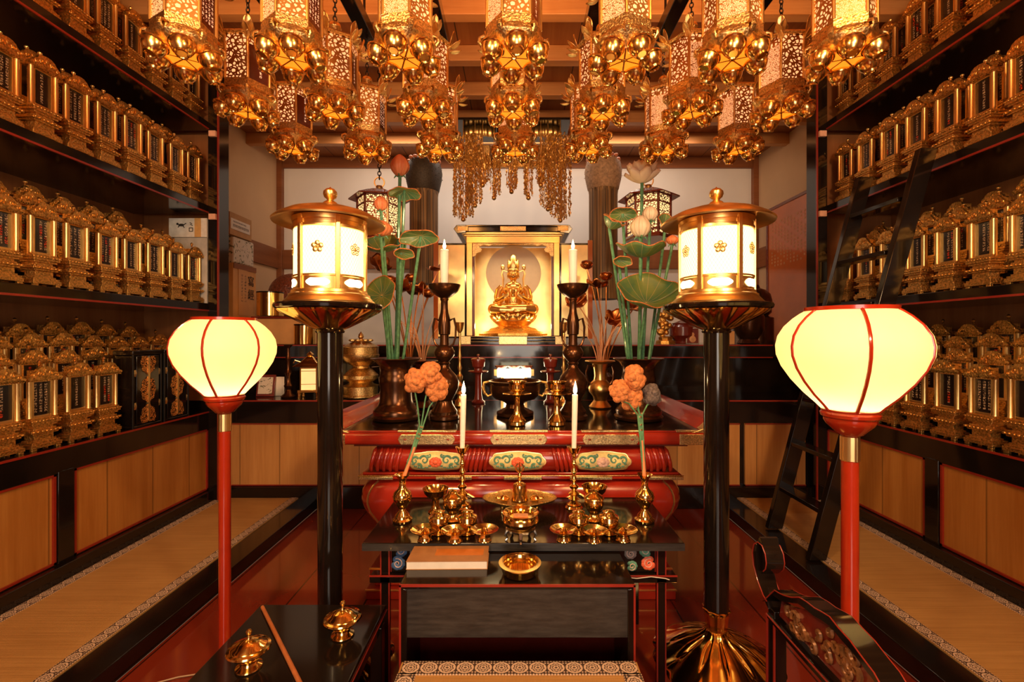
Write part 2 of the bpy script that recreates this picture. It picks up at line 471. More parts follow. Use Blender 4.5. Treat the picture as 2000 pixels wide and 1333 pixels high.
def spiral(cx, cz, r0, turns, n=26, dirn=1, a0=0):
    return [(cx+r0*(1-.85*i/n)*math.cos(a0+dirn*turns*2*PI*i/n), cz+r0*(1-.85*i/n)*math.sin(a0+dirn*turns*2*PI*i/n)) for i in range(n+1)]
def bez(p, q, r, n=10):
    p, q, r = Vector(p), Vector(q), Vector(r)
    return [p*(1-t)**2+q*2*t*(1-t)+r*t*t for t in [i/n for i in range(n+1)]]
# ================================================================ THE ROOM
WX, WY, CZ = 2.75, 5.31, 3.31           # side walls, altar wall, ceiling boards
struct(MB().box(-1.45, 1.45, -2.6, 3.38, -.05, 0).build('floor', 'floor'))
struct(MB().box(-WX, WX, -2.6, WY, CZ, CZ+.05).build('ceiling', 'ceil_wood'))
k = 0
Yb = 4.66
while Yb > -2.3:
    struct(MB().box(-WX, WX, Yb, Yb+.075, CZ-.11, CZ).build('ceiling_beam', 'beam_wood', bevel=.004)); Yb -= .468
for s, side in ((-1, 'left'), (1, 'right')):
    struct(MB().box(s*WX, s*(WX+.08), 3.40, WY, 0, CZ).build('wall_'+side, 'plaster_lamplit'))
    struct(MB().box(s*WX, s*(WX+.08), -2.6, 3.40, 0, CZ).build('wall_'+side+'_shelving', 'shelf_wall'))
    struct(MB().box(s*(WX-.03), s*WX, 3.44, WY, 2.02, 2.24).build('trim_'+side+'_rail', 'trim_wood', bevel=.003))
struct(MB().box(-WX-.08, WX+.08, WY, WY+.08, 0, CZ).build('wall_altar', 'plaster'))
struct(MB().box(-WX, WX, WY-.03, WY, 2.02, 2.24).build('trim_altar_rail', 'trim_wood', bevel=.003))
for x in (-WX+.03, WX-.03):
    struct(MB().box(x-.03, x+.03, WY-.06, WY, 1.0, CZ).build('trim_corner_post', 'trim_wood', bevel=.003))
struct(MB().box(-WX, WX, WY-.035, WY, CZ-.13, CZ).build('trim_altar_top', 'trim_wood'))
# the entrance wall behind the camera with its paper screens
struct(MB().box(-WX-.08, WX+.08, -2.68, -2.6, 0, CZ).build('wall_entrance', 'plaster'))
sm = simple('daylit_screen_paper', (.8, .76, .7), 0, .8, emit=(1, .92, .82), es=1.6)
win = MB().box(-.7, .7, -2.59, -2.57, .55, 2.55).build('window_1', sm); struct(win)
g = MB()
for i in range(5): g.box(-.71+i*.345, -.69+i*.345+.02, -2.57, -2.545, .53, 2.57)
for i in range(6): g.box(-.71, .71, -2.57, -2.545, .53+i*.4, .56+i*.4)
fr_ = g.build('window_frame', 'trim_wood', win)

# side galleries: tatami, kerbs, shelving
SX = 2.2
def strip(name, x, y0, y1, z, rot):     # a border strip; local x runs along it
    L = y1-y0
    o = MB().box(0, L, -.026, .026, 0, .004).build(name, 'heri')
    o.location = (x, y0, z); o.rotation_euler = (0, 0, rot); return o
for s, side in ((-1, 'left'), (1, 'right')):
    a, b = sorted((s*1.585, s*2.165))
    t_ = MB().box(a, b, -1.0, 3.34, 0, .08).build('tatami_mat', 'tatami')
    tag(t_, 'long straw tatami strip with crest patterned borders along the %s shelves' % side, 'tatami mat', 'tatami strips along the two walls')
    for x in (s*1.613, s*2.137):
        o = strip('border', x, -.9, 3.34, .079, R(90)); o.parent = t_
    a, b = sorted((s*1.45, s*1.585))
    struct(MB().box(a, b, -1.0, 3.38, 0, .076).build('trim_kerb_'+side, 'black', bevel=.004))
    a, b = sorted((s*2.165, s*2.3))
    struct(MB().box(a, b, -1.0, 3.38, 0, .155).build('baseboard_'+side, 'black', bevel=.004))
# raised platform before the altar wall, in two steps
pf = MB().box(-2.75, 2.75, 3.38, 3.90, 0, .777).build('platform', 'black', bevel=.003); struct(pf); pf.name = 'trim_platform_step'
pf = MB().box(-2.75, 2.75, 3.90, WY, 0, 1.176).build('trim_platform_upper', 'black'); struct(pf)
struct(MB().box(-2.75, 2.75, 3.85, 3.91, 1.07, 1.177).build('trim_platform_ledge', 'black', bevel=.003))
g = MB(); g.box(-2.13, 2.13, 3.372, 3.385, .770, .780); g.box(-2.13, 2.13, 3.845, 3.85, 1.168, 1.178); g.box(-2.13, 2.13, 3.845, 3.85, 1.068, 1.076)
struct(g.build('trim_platform_red_line', 'redline'))
struct(MB().box(-2.13, 2.13, 3.33, 3.38, 0, .157).build('trim_platform_base', 'black', bevel=.003))
for x0, x1 in ((-2.10, -1.42), (-1.40, -.82), (.90, 1.62), (1.66, 2.10)):
    w_ = MB().box(x0, x1, 3.362, 3.38, .165, .612).build('trim_platform_panel', 'front_wood'); struct(w_)
    e = MB()
    e.box(x0, x1, 3.355, 3.364, .160, .167); e.box(x0, x1, 3.355, 3.364, .606, .613)
    struct(e.build('trim_platform_panel_edge', 'redline'))

def shelving(s, side):
    """tall lacquered shelving: low cabinet with wood panels, four open shelves, end post"""
    o = thing('shelving', 'tall black lacquered shelving with red edge lines, filled with memorial tablets, %s wall' % side, 'shelving', (0, 0, 0), group='shelving on the two side walls')
    def bx(x0, x1, y0, y1, z0, z1, name, mat, bevel=.003, g=None):
        a, b = sorted((s*x0, s*x1)); m = g or MB(); m.box(a, b, y0, y1, z0, z1)
        return m.build(name, mat, o, bevel=bevel) if g is None else None
    Y0 = .5
    for z, name in ((.715, 'counter'), (1.483, 'shelf'), (2.18, 'shelf'), (2.776, 'shelf')):
        th = .125 if name == 'counter' else .055
        bx(SX, WX-.002, Y0, 3.30, z-th, z, name, 'black')
    g = MB()
    for z in (.710, 1.432, 2.129, 2.725): bx(SX-.004, SX+.004, Y0, 3.29, z-.005, z+.005, '', '', g=g)
    g.build('red_edge_line', 'redline', o)
    bx(SX+.012, SX+.025, Y0, 3.30, .155, .59, 'cabinet_panel', 'panel_wood', 0)
    stiles = [2.245, 1.2] if s < 0 else [2.447, 1.4]
    e = MB(); yy = [3.28]
    for q in stiles:
        bx(SX-.004, SX+.025, q-.04, q+.04, .155, .60, 'stile', 'black')
        yy += [q+.045, q-.045]
    yy.append(Y0)
    for i in range(0, len(yy)-1, 2):
        b_, a_ = yy[i], yy[i+1]
        for (p, q, r_, t) in ((a_, b_, .160, .170), (a_, b_, .580, .590), (a_, a_+.012, .16, .59), (b_-.012, b_, .16, .59)):
            bx(SX+.002, SX+.014, p, q, r_, t, '', '', g=e)
    e.build('panel_edging', 'redline', o)
    bx(2.13, 2.205, 3.28, 3.40, .08, CZ-.11, 'post', 'black')
    bx(2.126, 2.134, 3.272, 3.285, .08, CZ-.11, 'red_post_line', 'redline', 0)
    # low risers for the back rows
    tiers = MB()
    for zb, rows in ((.715, 3), (1.483, 2), (2.18, 1), (2.776, 1)):
        for r_ in range(1, rows+1):
            x0 = SX+.07+.125*r_-.055
            a, b = sorted((s*x0, s*(WX-.003)))
            tiers.box(a, b, Y0, 3.28, zb+.001, zb+.07*r_)
    tiers.build('tier_step', 'black', o)
    bx(SX+.008, WX-.003, 3.387, 3.40, .6, CZ-.12, 'end_board', 'shelf_wall', 0)
    return o
shelving(-1, 'left'); shelving(1, 'right')
for (px, py, Y, s, nm) in ((418, 262, 3.275, -1, 'under the top shelf of the left shelving'), (413, 424, 3.275, -1, 'at the middle shelf of the left shelving'), (1583, 262, 3.275, 1, 'under the top shelf of the right shelving'), (1584, 418, 3.275, 1, 'at the middle shelf of the right shelving')):
    x, z = s*2.165, wz(py, Y)
    o = MB().box(x-.024, x+.024, 3.262, 3.2795, z-.02, z+.02).build('paper_tag', simple('tag_paper', (.75, .42, .28), 0, .8))
    tag(o, 'small paper tag stuck on the black post %s' % nm, 'paper tag', 'paper tags on the shelf posts')

# ================================================================ MEMORIAL TABLETS
def tablet():
    t = thing('memorial_tablet', '', 'memorial tablet')
    W = .062
    g = MB()                                   # stepped pedestal, front = -y
    for (w, d, z0, z1) in ((.067, .042, .012, .030), (.062, .038, .030, .040), (.050, .031, .040, .048), (.042, .026, .048, .074), (.056, .036, .074, .082), (.067, .042, .082, .094), (.050, .030, .094, .102), (.040, .026, .102, .112), (.054, .034, .112, .122), (.063, .040, .122, .134), (.067, .042, .134, .142), (.060, .034, .142, .150)):
        g.box(-w, w, -d, d, z0, z1)
    for sx in (-1, 1):
        for sy in (-1, 1): g.box(sx*.063, sx*.042, sy*.040, sy*.026, 0, .014)
    for i in range(9): g.ell((-.060+.015*i, -.041, .138), (.0045, .004, .0045), 8, 5)
    for i in range(7): g.ell((-.057+.019*i, -.043, .088), (.0055, .004, .005), 8, 5)
    g.build('pedestal', 'carved', t, smooth=False, bevel=.0016)
    g = MB()                                   # frame around the plate
    g.box(-.046, -.036, -.018, .012, .150, .330); g.box(.036, .046, -.018, .012, .150, .330)
    g.box(-.036, .036, -.018, .012, .150, .162); g.box(-.036, .036, -.018, .012, .320, .330); g.box(-.036, .036, -.004, .012, .162, .32)
    g.build('frame', 'gold_satin', t, smooth=False, bevel=.0015)
    MB().box(-.036, .036, -.0085, -.0041, .162, .320).build('inscribed_plate', 'plate_text', t, smooth=False)
    for sx in (-.0555, .0555):
        g = MB(); g.lathe([(.0065, 0), (.0095, .004), (.0082, .01), (.0082, .168), (.0095, .174), (.0095, .182)], 12)
        g.build('pillar', 'gold_leaf', t, (sx, -.018, .150))
    g = MB()
    out = [(-.070, .330), (-.078, .338), (-.070, .346), (-.058, .350), (-.053, .364), (-.042, .370), (-.036, .382), (-.020, .391), (0, .394)]
    g.prism(out+[(-a, b) for a, b in out[::-1][1:]], -.036, -.022)
    g.box(-.058, .058, -.022, .030, .331, .350); g.box(-.034, .034, -.022, .022, .350, .376)
    k0 = len(g.v)
    for i in range(13): g.box(-.066+.011*i-.003, -.066+.011*i+.003, -.036, -.02, .325, .336)
    for s in (-1, 1):
        g.tube([(a, -.037, b) for a, b in spiral(s*.024, .362, .015, 1.2, 14, s, 0)], .0022, 5)
        g.tube([(a, -.037, b) for a, b in spiral(s*.047, .350, .009, 1.1, 12, -s, 1)], .002, 5)
    g.ell((0, -.037, .372), (.008, .003, .010), 8, 5)
    g.build('carved_crown', 'carved', t, smooth=False)
    MB().lathe([(.004, .394), (.007, .400), (.004, .404), (.0085, .410), (.0095, .415), (.006, .421), (0, .426)], 10).build('finial', 'gold_satin', t)
    return t
proto = tablet()
LEFT_Y = [2.02, 2.19, 2.36, 2.53, 2.70, 2.87, 3.04, 3.205]
RIGHT_Y = [2.05, 2.235, 2.42, 2.61, 2.80, 2.99, 3.175]
ORD = ['first', 'second', 'third', 'fourth', 'fifth', 'sixth', 'seventh', 'eighth', 'ninth', 'tenth']
SH = [('bottom', .715, 4), ('second', 1.483, 3), ('third', 2.18, 2), ('top', 2.776, 2)]
ROWN = ['front row', 'second row', 'third row', 'back row']
first = True
for s, side, ys in ((-1, 'left', LEFT_Y), (1, 'right', RIGHT_Y)):
    for sname, zb, rows in SH:
        for r in range(rows):
            off = (.06 if r % 2 else 0)
            yl = [y+off+rnd.uniform(-.006, .006) for y in ys]
            if r: yl = [yl[0]-.18] + yl if r > 1 else yl
            yl = [y for y in yl if y < 3.225 and y > 1.86+.10*r]
            n = len(yl)
            for i, y in enumerate(yl):
                if s < 0 and sname == 'bottom' and r == 0 and y > 2.62: continue
                if s < 0 and sname == 'second' and r == 2 and y > 3.0: continue
                kfar = n-1-i
                rw = ROWN[r] if rows > 2 or r == 0 else 'back row'
                lab = 'gold tablet, %s wall, %s shelf, %s, %s from the far post' % (side, sname, rw, ORD[kfar])
                z = zb+.07*r+.0005
                sc_ = rnd.uniform(.97, 1.03)
                loc = (s*(SX+.07+.125*r), y, z)
                rot = (0, 0, (R(90) if s < 0 else R(-90))+R(rnd.uniform(-2, 2)))
                if first: proto.location = loc; proto.rotation_euler = rot; o = proto; first = False
                else: o = dup(proto, loc, rot)
                o['label'] = lab; o['group'] = 'memorial tablets on the %s wall' % side
                w_ = 1.0 if sname != 'bottom' else 1.06
                hgt = {'bottom': 1.02, 'second': 1.0, 'third': 1.0, 'top': .98}[sname]
                o.scale = (w_*sc_, sc_, hgt*sc_)
# two black cabinets with gold medallions among the tablets, bottom shelf left
def small_cabinet():
    t = thing('lacquer_cabinet', 'black lacquer cabinet with gold flower medallions on the left bottom shelf, beside the gold tablets', 'cabinet')
    MB().box(-.10, .10, -.06, .06, .012, .40).build('body', 'black', t, bevel=.006)
    MB().box(-.108, .108, -.068, .06, 0, .014).build('base', 'black', t, bevel=.004); MB().box(-.11, .11, -.07, .062, .40, .425).build('top', 'black', t, bevel=.004)
    for sx in (-1, 1):
        d = MB().box(sx*.004, sx*.082, -.068, -.061, .02, .395).build('door', 'black', t, bevel=.002)
        g = MB()
        for zc in (.05, .205, .36):
            poly = []
            for i in range(21):
                a = -PI/2+PI*i/20; rr = 1+.06*math.cos(8*a)
                x = .05*rr*math.cos(a)*.95; z = .068*rr*math.sin(a)
                z = max(.022, min(.393, zc+z)); poly.append((sx*(.006+x), z))
            g.prism(poly, -.0712, -.0683)
        g.build('medallion', 'medallion', d)
    g = MB(); g.box(-.006, .006, -.076, -.068, .03, .385); g.build('gold_strip', 'gold_leaf', t)
    for sx in (-.098, .098):
        g = MB()
        for zc in (.12, .30): g.lathe([(.018, 0), (.020, .003), (.010, .006), (0, .008)], 12, (0, 0, 0))
        for zc in (.12, .30):
            q = MB(); q.lathe([(.018, 0), (.020, .003), (.010, .006), (0, .008)], 12); q.xf(Matrix.Translation((sx*.86, -.060, zc)) @ Matrix.Rotation(R(90), 4, 'X')); q.build('crest', 'fitting', t)
    g = MB()
    for sx in (-.104, .104): g.tube([(sx, -.064, .0), (sx, -.064, .42)], .006, 10)
    g.build('corner_post', 'iron', t)
    return t
c0 = small_cabinet(); c0.location = (-2.27, 2.755, .7155); c0.rotation_euler = (0, 0, R(90)); c0.scale = (1.0, .9, 1.06)
c0['label'] = 'black lacquer cabinet with gold medallions, left bottom shelf, right beside the gold tablets'
c0['group'] = 'black cabinets on the left bottom shelf'
dup(c0, (-2.27, 2.99, .7155), label='black lacquer cabinet with gold medallions, left bottom shelf, partly behind the red lantern')

# parcels at the far end of the left shelf and beyond the post
t = thing('cardboard_box', 'white cardboard box with a black cat mark, far end of left second shelf', 'box', (-2.345, 3.33, 1.955))
MB().box(-.135, .135, -.055, .05, 0, .135).build('carton', simple('white_card', (.72, .68, .62), 0, .8), t, bevel=.002)
g = MB()
g.ell((-.045, -.056, .085), (.022, .002, .010), 12, 6); g.ell((-.072, -.056, .093), (.009, .002, .008), 10, 5)
g.tube([(-.024, -.056, .089), (-.010, -.056, .098)], .003, 6); g.tube([(-.06, -.056, .078), (-.068, -.056, .068)], .003, 6); g.tube([(-.032, -.056, .076), (-.022, -.056, .067)], .003, 6)
for (a, b) in (((.012, .065), (.036, .065)), ((.012, .04), (.036, .04)), ((.012, .04), (.012, .065)), ((.036, .04), (.036, .065)), ((.016, .102), (.032, .094)), ((.018, .090), (.036, .082))):
    g.tube([(a[0], -.056, a[1]), (b[0], -.056, b[1])], .0025, 6)
g.build('printed_mark', 'ink', t)
MB().box(.05, .095, -.0575, -.0555, 0, .134).build('packing_tape', simple('brown_tape', (.62, .36, .13), 0, .4), t)
t = tag(MB().box(-2.50, -2.215, 3.286, 3.38, 1.484, 1.954).build('storage_box', simple('grey_card', (.45, .42, .38), 0, .8), bevel=.003), 'grey paper box under the white box with a cat mark', 'box')
# ================================================================ RED ALTAR
def rrect(hx, hy, r, n=6):
    pts = []
    for (sx, sy, a0) in ((1, -1, -PI/2), (1, 1, 0), (-1, 1, PI/2), (-1, -1, PI)):
        for i in range(n+1):
            a = a0+PI/2*i/n; pts.append((sx*(hx-r)+r*math.cos(a), sy*(hy-r)+r*math.sin(a)))
    return pts
def loft(rings):
    """rings of equal point count: [(points, z)]"""
    g = MB(); n = len(rings[0][0]); vs = []
    for p, z in rings: vs += [(x, y, z) for x, y in p]
    fs = [(j*n+i, j*n+(i+1) % n, (j+1)*n+(i+1) % n, (j+1)*n+i) for j in range(len(rings)-1) for i in range(n)]
    fs += [tuple(range(n-1, -1, -1)), tuple(range((len(rings)-1)*n, len(rings)*n))]
    return g.add(vs, fs)
AX, AY0, AY1 = .015, 2.15, 3.25            # altar centre, front, back
AYC = (AY0+AY1)/2; AHY = (AY1-AY0)/2
alt = thing('altar', 'large red lacquered altar with gold fittings and painted scroll panels carrying bronze vases', 'altar', (AX, AYC, 0))
# bulging body; profile of (z, half width, extra depth)
BP = [(.145, .60, -.16), (.20, .605, -.16), (.24, .63, -.13), (.30, .685, -.08), (.36, .735, -.035), (.42, .765, -.008), (.466, .777, 0), (.51, .772, -.006), (.545, .752, -.02), (.568, .725, -.045), (.575, .70, -.07)]
def body_w(z):
    for i in range(len(BP)-1):
        if BP[i][0] <= z <= BP[i+1][0]:
            t = (z-BP[i][0])/(BP[i+1][0]-BP[i][0]); return (BP[i][1]*(1-t)+BP[i+1][1]*t, BP[i][2]*(1-t)+BP[i+1][2]*t)
    return BP[-1][1:]
zs = [.145+.0215*i for i in range(21)]
loft([(rrect(body_w(z)[0], AHY+body_w(z)[1]-.01, .10), z) for z in zs]).build('body', 'red', alt, ang=60)
g = MB()
for (hx, d, z0, z1) in ((.735, .0, 0, .05), (.70, -.03, .05, .10), (.72, -.015, .10, .145)): g.box(-hx, hx, -AHY-d+.03, AHY+d-.02, z0, z1)
g.build('plinth', 'red', alt, bevel=.006)
g = MB()
for (hx, d, z) in ((.737, 0, .05), (.722, -.015, .145)): g.box(-hx, hx, -AHY-d+.026, -AHY-d+.036, z-.006, z)
g.build('plinth_edge', 'gold_satin', alt, bevel=.001)
# black sheet standing in for the body's dark opening, with cusped gold outline
def fy(z): return -(AHY+body_w(z)[1]-.01)
up = [(-.60, .17), (-.60, .30), (-.585, .36), (-.59, .40), (-.575, .44), (-.55, .462), (-.53, .455), (-.535, .435), (-.55, .43), (-.47, .40), (-.43, .43), (-.38, .455), (-.345, .49), (-.31, .485), (-.29, .51), (-.265, .52), (-.24, .512), (-.22, .49), (-.17, .475), (-.155, .44), (-.10, .40), (0, .38)]
up = [(-.585, .17), (-.585, .32), (-.60, .375), (-.597, .42), (-.575, .455), (-.55, .46), (-.535, .445), (-.50, .41), (-.43, .44), (-.375, .45), (-.35, .475), (-.31, .485), (-.285, .505), (-.262, .515), (-.24, .505), (-.215, .49), (-.175, .475), (-.155, .44), (-.11, .41), (0, .40)]
full = up+[(-a, b) for a, b in up[::-1][1:]]
lo = [(x, .17) for x, z in full]
vs = []; fs = []; NV = 14
for (x, zt) in full:
    for j in range(NV+1):
        z = .17+(zt-.17)*j/NV; vs.append((x, fy(z)-.004, z))
n = NV+1
for i in range(len(full)-1):
    for j in range(NV): fs.append((i*n+j, (i+1)*n+j, (i+1)*n+j+1, i*n+j+1))
MB().add(vs, fs).build('opening_black_sheet', 'black', alt, solid=.003)
MB().tube([(x, fy(z)-.006, z) for x, z in full[1:-1]], .006, 6).build('opening_outline', 'gold_leaf', alt)
for s in (-1, 1):
    e = [(s*(.70+.02-abs(.50-z)*.28), fy(z)+.03-.02, z) for z in [.30+.02*i for i in range(14)]]
    MB().tube([(s*(body_w(z)[0]-.055), fy(z)+.004, z) for z in [.26+.02*i for i in range(16)]], .005, 6).build('corner_line', 'gold_leaf', alt)
    g = MB(); g.tube([(s*.60, fy(.30)-.03, .30), (s*.62, fy(.3)-.05, .24), (s*.61, fy(.3)-.045, .19), (s*.57, fy(.3)-.03, .165)], [.012, .03, .024, .012], 10)
    g.build('gold_foot_leaf', 'gold', alt)
# ledges
g = MB(); g.box(-.765, .765, -AHY+.02, AHY-.02, .575, .592); g.box(-.75, .75, -AHY+.035, AHY-.03, .592, .603)
g.build('ledge', 'red', alt, bevel=.004)
g = MB()
g.box(-.768, .768, -AHY+.017, -AHY+.022, .590, .595)
for (a, b) in ((-.765, -.60), (-.40, -.23), (-.08, .10), (.23, .43), (.60, .765)): g.box(a, b, -AHY+.012, -AHY+.021, .574, .590)
g.build('ledge_fitting', 'fitting', alt, bevel=.003)
# frieze: convex band with carved ribs between the three painted panels
FR = .115/2; ZF = .603+.058
g = MB()
def frieze_y(z):
    return -(AHY-.075)-.052*math.sqrt(max(0, 1-((z-ZF)/.060)**2))
rings = []
pr = [.603+.0116*i for i in range(11)]
fz = loft([(rrect(.70+.0-.015+(-(frieze_y(z))-(AHY-.075))*.7, -frieze_y(z), .05), z) for z in pr])
g = fz
ribs = [-.70+.030*i for i in range(5)]+[.70-.030*i for i in range(5)]+[-.205+.022*i-.045 for i in range(5)]+[.16+.022*i+.005 for i in range(5)]
for x in ribs:
    k_ = -1 if x < 0 else 1
    pts = [(x+.018*math.sin((z-ZF)/.058*1.4)*(-1 if x > 0 else 1)*.6, frieze_y(z)-.004, z) for z in pr]
    g.tube(pts, [.003]+[.010]*9+[.003], 8)
g.build('frieze', 'red', alt, ang=60)
def cartouche(cx, fl):
    pts = []
    for i in range(48):
        a = 2*PI*i/48; q = 1+.035*math.cos(8*a)
        x = .128*q*math.copysign(abs(math.cos(a))**.62, math.cos(a)); z = .043*q*math.copysign(abs(math.sin(a))**.75, math.sin(a))
        pts.append((x, z))
    def P(x, z, d): zz = ZF+z; return (cx+x, frieze_y(zz)-d, zz)
    g = MB(); n = len(pts); vs = [P(0, 0, .014)]
    for k in (.5, 1): vs += [P(x*k, z*k, .012) for x, z in pts]
    fs = [(0, 1+i, 1+(i+1) % n) for i in range(n)]+[(1+i, 1+n+i, 1+n+(i+1) % n, 1+(i+1) % n) for i in range(n)]
    c = g.add(vs, fs).build('painted_panel', 'yellow', alt, solid=.008)
    MB().tube([P(x, z, .014) for x, z in pts], .0035, 6, closed=True).build('panel_rim', 'gold_leaf', c)
    g = MB()
    for s in (-1, 1):
        for (sx, sz, r0, tr, dr, a0) in ((.052, .008, .022, 1.2, 1, .3), (.096, .006, .018, 1.2, -1, 2.6), (.075, -.022, .013, 1.0, 1, 1), (.030, .030, .010, .9, -1, 0)):
            g.tube([P(s*x, z, .017) for x, z in spiral(sx, sz, r0, tr, 22, dr, a0)], [.0062-.0045*i/22 for i in range(23)], 6)
        for i in range(7):
            a = .35+i*.42; g.ell(P(s*(.062+.045*math.cos(a)), .030*math.sin(a)*-1, .015), (.009, .003, .005), 8, 5)
    g.build('painted_scroll', 'jade', c)
    g = MB()
    for i in range(9):
        a = i*2*PI/9; g.ell(P(.018*math.cos(a), .014*math.sin(a)-.002, .017), (.013, .006, .011), 8, 5)
    g.ell(P(0, .0, .020), (.014, .008, .012), 10, 6)
    g.build('painted_peony', fl, c)
cartouche(-.400, 'rose'); cartouche(-.015, 'rose'); cartouche(.385, 'pinkw')
# top slab with fittings, lip and raised ends
g = MB(); g.box(-.80, .80, -AHY+.06, AHY-.04, .722, .736)
g.build('neck', 'redbrown', alt)
tp = rrect(.90, AHY, .012, 3)
loft([(rrect(.875, AHY-.03, .012, 3), .736), (rrect(.895, AHY-.006, .012, 3), .742), (tp, .75), (tp, .788), (rrect(.893, AHY-.008, .012, 3), .796), (rrect(.89, AHY-.010, .012, 3), .798)]).build('top_slab', 'red', alt, ang=50)
MB().box(-.865, .865, -AHY+.03, AHY-.02, .797, .800).build('black_top', 'black', alt)
g = MB(); g.box(-.893, .893, -AHY+.008, -AHY+.028, .797, .806); g.build('top_lip', 'red', alt, bevel=.003)
g = MB()
for (a, b) in ((-.905, -.82), (-.565, -.315), (-.135, .115), (.295, .545), (.74, .905)):
    poly = [(a+.006, .744), (b-.006, .744), (b+.004, .757), (b+.008, .768), (b+.004, .779), (b-.006, .791), (a+.006, .791), (a-.004, .779), (a-.008, .768), (a-.004, .757)]
    if a < -.9 or b > .9: poly = [(a, .742), (b, .742), (b, .792), (a, .792)]
    g.prism(poly, -AHY-.004, -AHY+.004); g.box(a-.012, b+.012, -AHY+.006, -AHY+.03, .799, .808)
g.build('front_fitting', 'fitting', alt, smooth=False, bevel=.002)
g = MB()
for (a, b) in ((-.565, -.315), (-.135, .115), (.295, .545)):
    for x in (a+.025, b-.025): g.ell((x, -AHY-.005, .768), (.008, .003, .004), 8, 5)
g.build('fitting_mark', 'redline', alt)
for s in (-1, 1):
    prof = [(.855, .800), (.872, .812), (.896, .835), (.925, .855), (.945, .862), (.95, .852), (.935, .835), (.918, .80), (.905, .79), (.88, .795)]
    g = MB(); g.prism([(s*a, b) for a, b in prof], -AHY+.02, AHY-.02, 'y'); g.build('raised_end', 'red', alt, bevel=.003)
    g = MB(); g.prism([(s*a*1.002, b+.002) for a, b in prof], -AHY+.012, -AHY+.10, 'y')
    g.prism([(s*.80, .797), (s*.84, .812), (s*.88, .826), (s*.905, .836), (s*.91, .797)], -AHY+.004, -AHY+.014)
    g.build('end_fitting', 'fitting', alt, bevel=.002)

# ================================================================ FRONT OFFERING TABLE, DESK, SEAT, SIDE TABLE
TZ = .53
tb = thing('offering_table', 'black lacquered offering table with cloud-painted end panels, holding brass altar fittings', 'table', (.02, 1.83, 0))
MB().box(-.56, .56, -.228, .228, TZ-.028, TZ).build('table_top', 'black', tb, bevel=.002)
g = MB(); g.box(-.561, .561, -.2295, -.226, TZ-.027, TZ-.002); g.build('front_edge', 'worn', tb)
for sx in (-1, 1):
    for sy in (-1, 1):
        l = MB().box(sx*.478, sx*.505, sy*.165, sy*.192, 0, TZ-.028).build('leg', 'black', tb, bevel=.002)
        if sy < 0:
            e = MB(); e.box(sx*.474, sx*.479, -.194, -.19, .0, TZ-.03); e.box(sx*.504, sx*.508, -.194, -.19, .0, TZ-.03); e.build('red_edge', 'redline', l)
g = MB(); g.box(-.545, .545, -.20, -.155, .375, .400); g.box(-.545, .545, .155, .20, .375, .40)
for sx in (-1, 1): g.box(sx*.51, sx*.47, -.2, .2, .375, .40)
g.build('middle_rail', 'black', tb, bevel=.004)
g = MB(); g.box(-.545, .545, -.202, -.198, .398, .403); g.build('rail_edge', 'redline', tb)
MB().box(-.478, .478, -.17, -.165, .402, TZ-.028).build('backing_board', 'black', tb)
for s in (-1, 1):
    p = MB().box(s*.34, s*.472, -.176, -.170, .404, TZ-.03).build('painted_panel', 'black', tb)
    bm = [('blue' if s < 0 else 'jade', (.44, .48, .022, .6)), ('greypaint', (.385, .47, .02, 2.)), ('blue' if s < 0 else 'rose', (.45, .435, .024, 1.2)), ('pinkw' if s < 0 else 'jade', (.39, .425, .018, 4))]
    groups = {}
    for mt_, q in bm: groups.setdefault(mt_, []).append(q)
    for mt_, qs in groups.items():
        g = MB(); h_ = MB()
        for (x, z, r0, a0) in qs:
            for i in range(7):
                a = a0+i*.75; g.ell((s*(x+.6*r0*math.cos(a)), -.177, z+.6*r0*math.sin(a)), (r0*.55, .003, r0*.5), 10, 5)
            h_.tube([(s*xx, -.181, zz) for xx, zz in spiral(x, z, r0*.8, 1.4, 22, 1, a0)], .0014, 5)
        c = g.build('painted_cloud', mt_, p); h_.build('cloud_outline', 'pinkw', c)
    MB().box(s*.472, s*.476, -.178, -.17, .404, TZ-.03).build('panel_edge', 'redline', p)
g = MB(); g.tube([(.33, -.205, .392), (.36, -.207, .40), (.40, -.207, .396), (.45, -.207, .402), (.50, -.207, .396), (.515, -.205, .39)], .0018, 6)
g.tube([(.35, -.207, .405), (.365, -.207, .395), (.355, -.207, .388), (.34, -.207, .395), (.355, -.207, .402)], .0018, 6)
tag(g.build('tied_cord', 'string', loc=(.02, 1.83, 0)), 'pale cord tied along the right middle rail of the black offering table', 'cord')

DZ = .498; DY0, DY1 = 1.393, 1.67
dk = thing('sutra_desk', 'low black lacquer desk with red edges and a scratched apron, below the offering table', 'desk', (-.001, 0, 0))
MB().box(-.356, .356, DY0, DY1-.06, DZ-.014, DZ).build('desk_top', 'black', dk, bevel=.002)
MB().box(-.335, .335, DY0+.004, DY0+.018, .335, DZ-.014).build('apron', 'worn', dk, bevel=.001)
for s in (-1, 1):
    l = MB().box(s*.334, s*.352, DY0, DY1-.065, .0, DZ-.014).build('side_leg', 'black', dk, bevel=.002)
    e = MB(); e.box(s*.351, s*.357, DY0-.003, DY0+.002, 0, DZ); e.build('red_edge', 'redline', l)
MB().box(-.357, .357, DY0-.003, DY0+.002, DZ-.006, DZ+.001).build('red_front_edge', 'redline', dk)
g = MB(); g.box(-.334, .334, DY1-.085, DY1-.07, .05, .48); g.build('back_board', 'redbrown', dk)

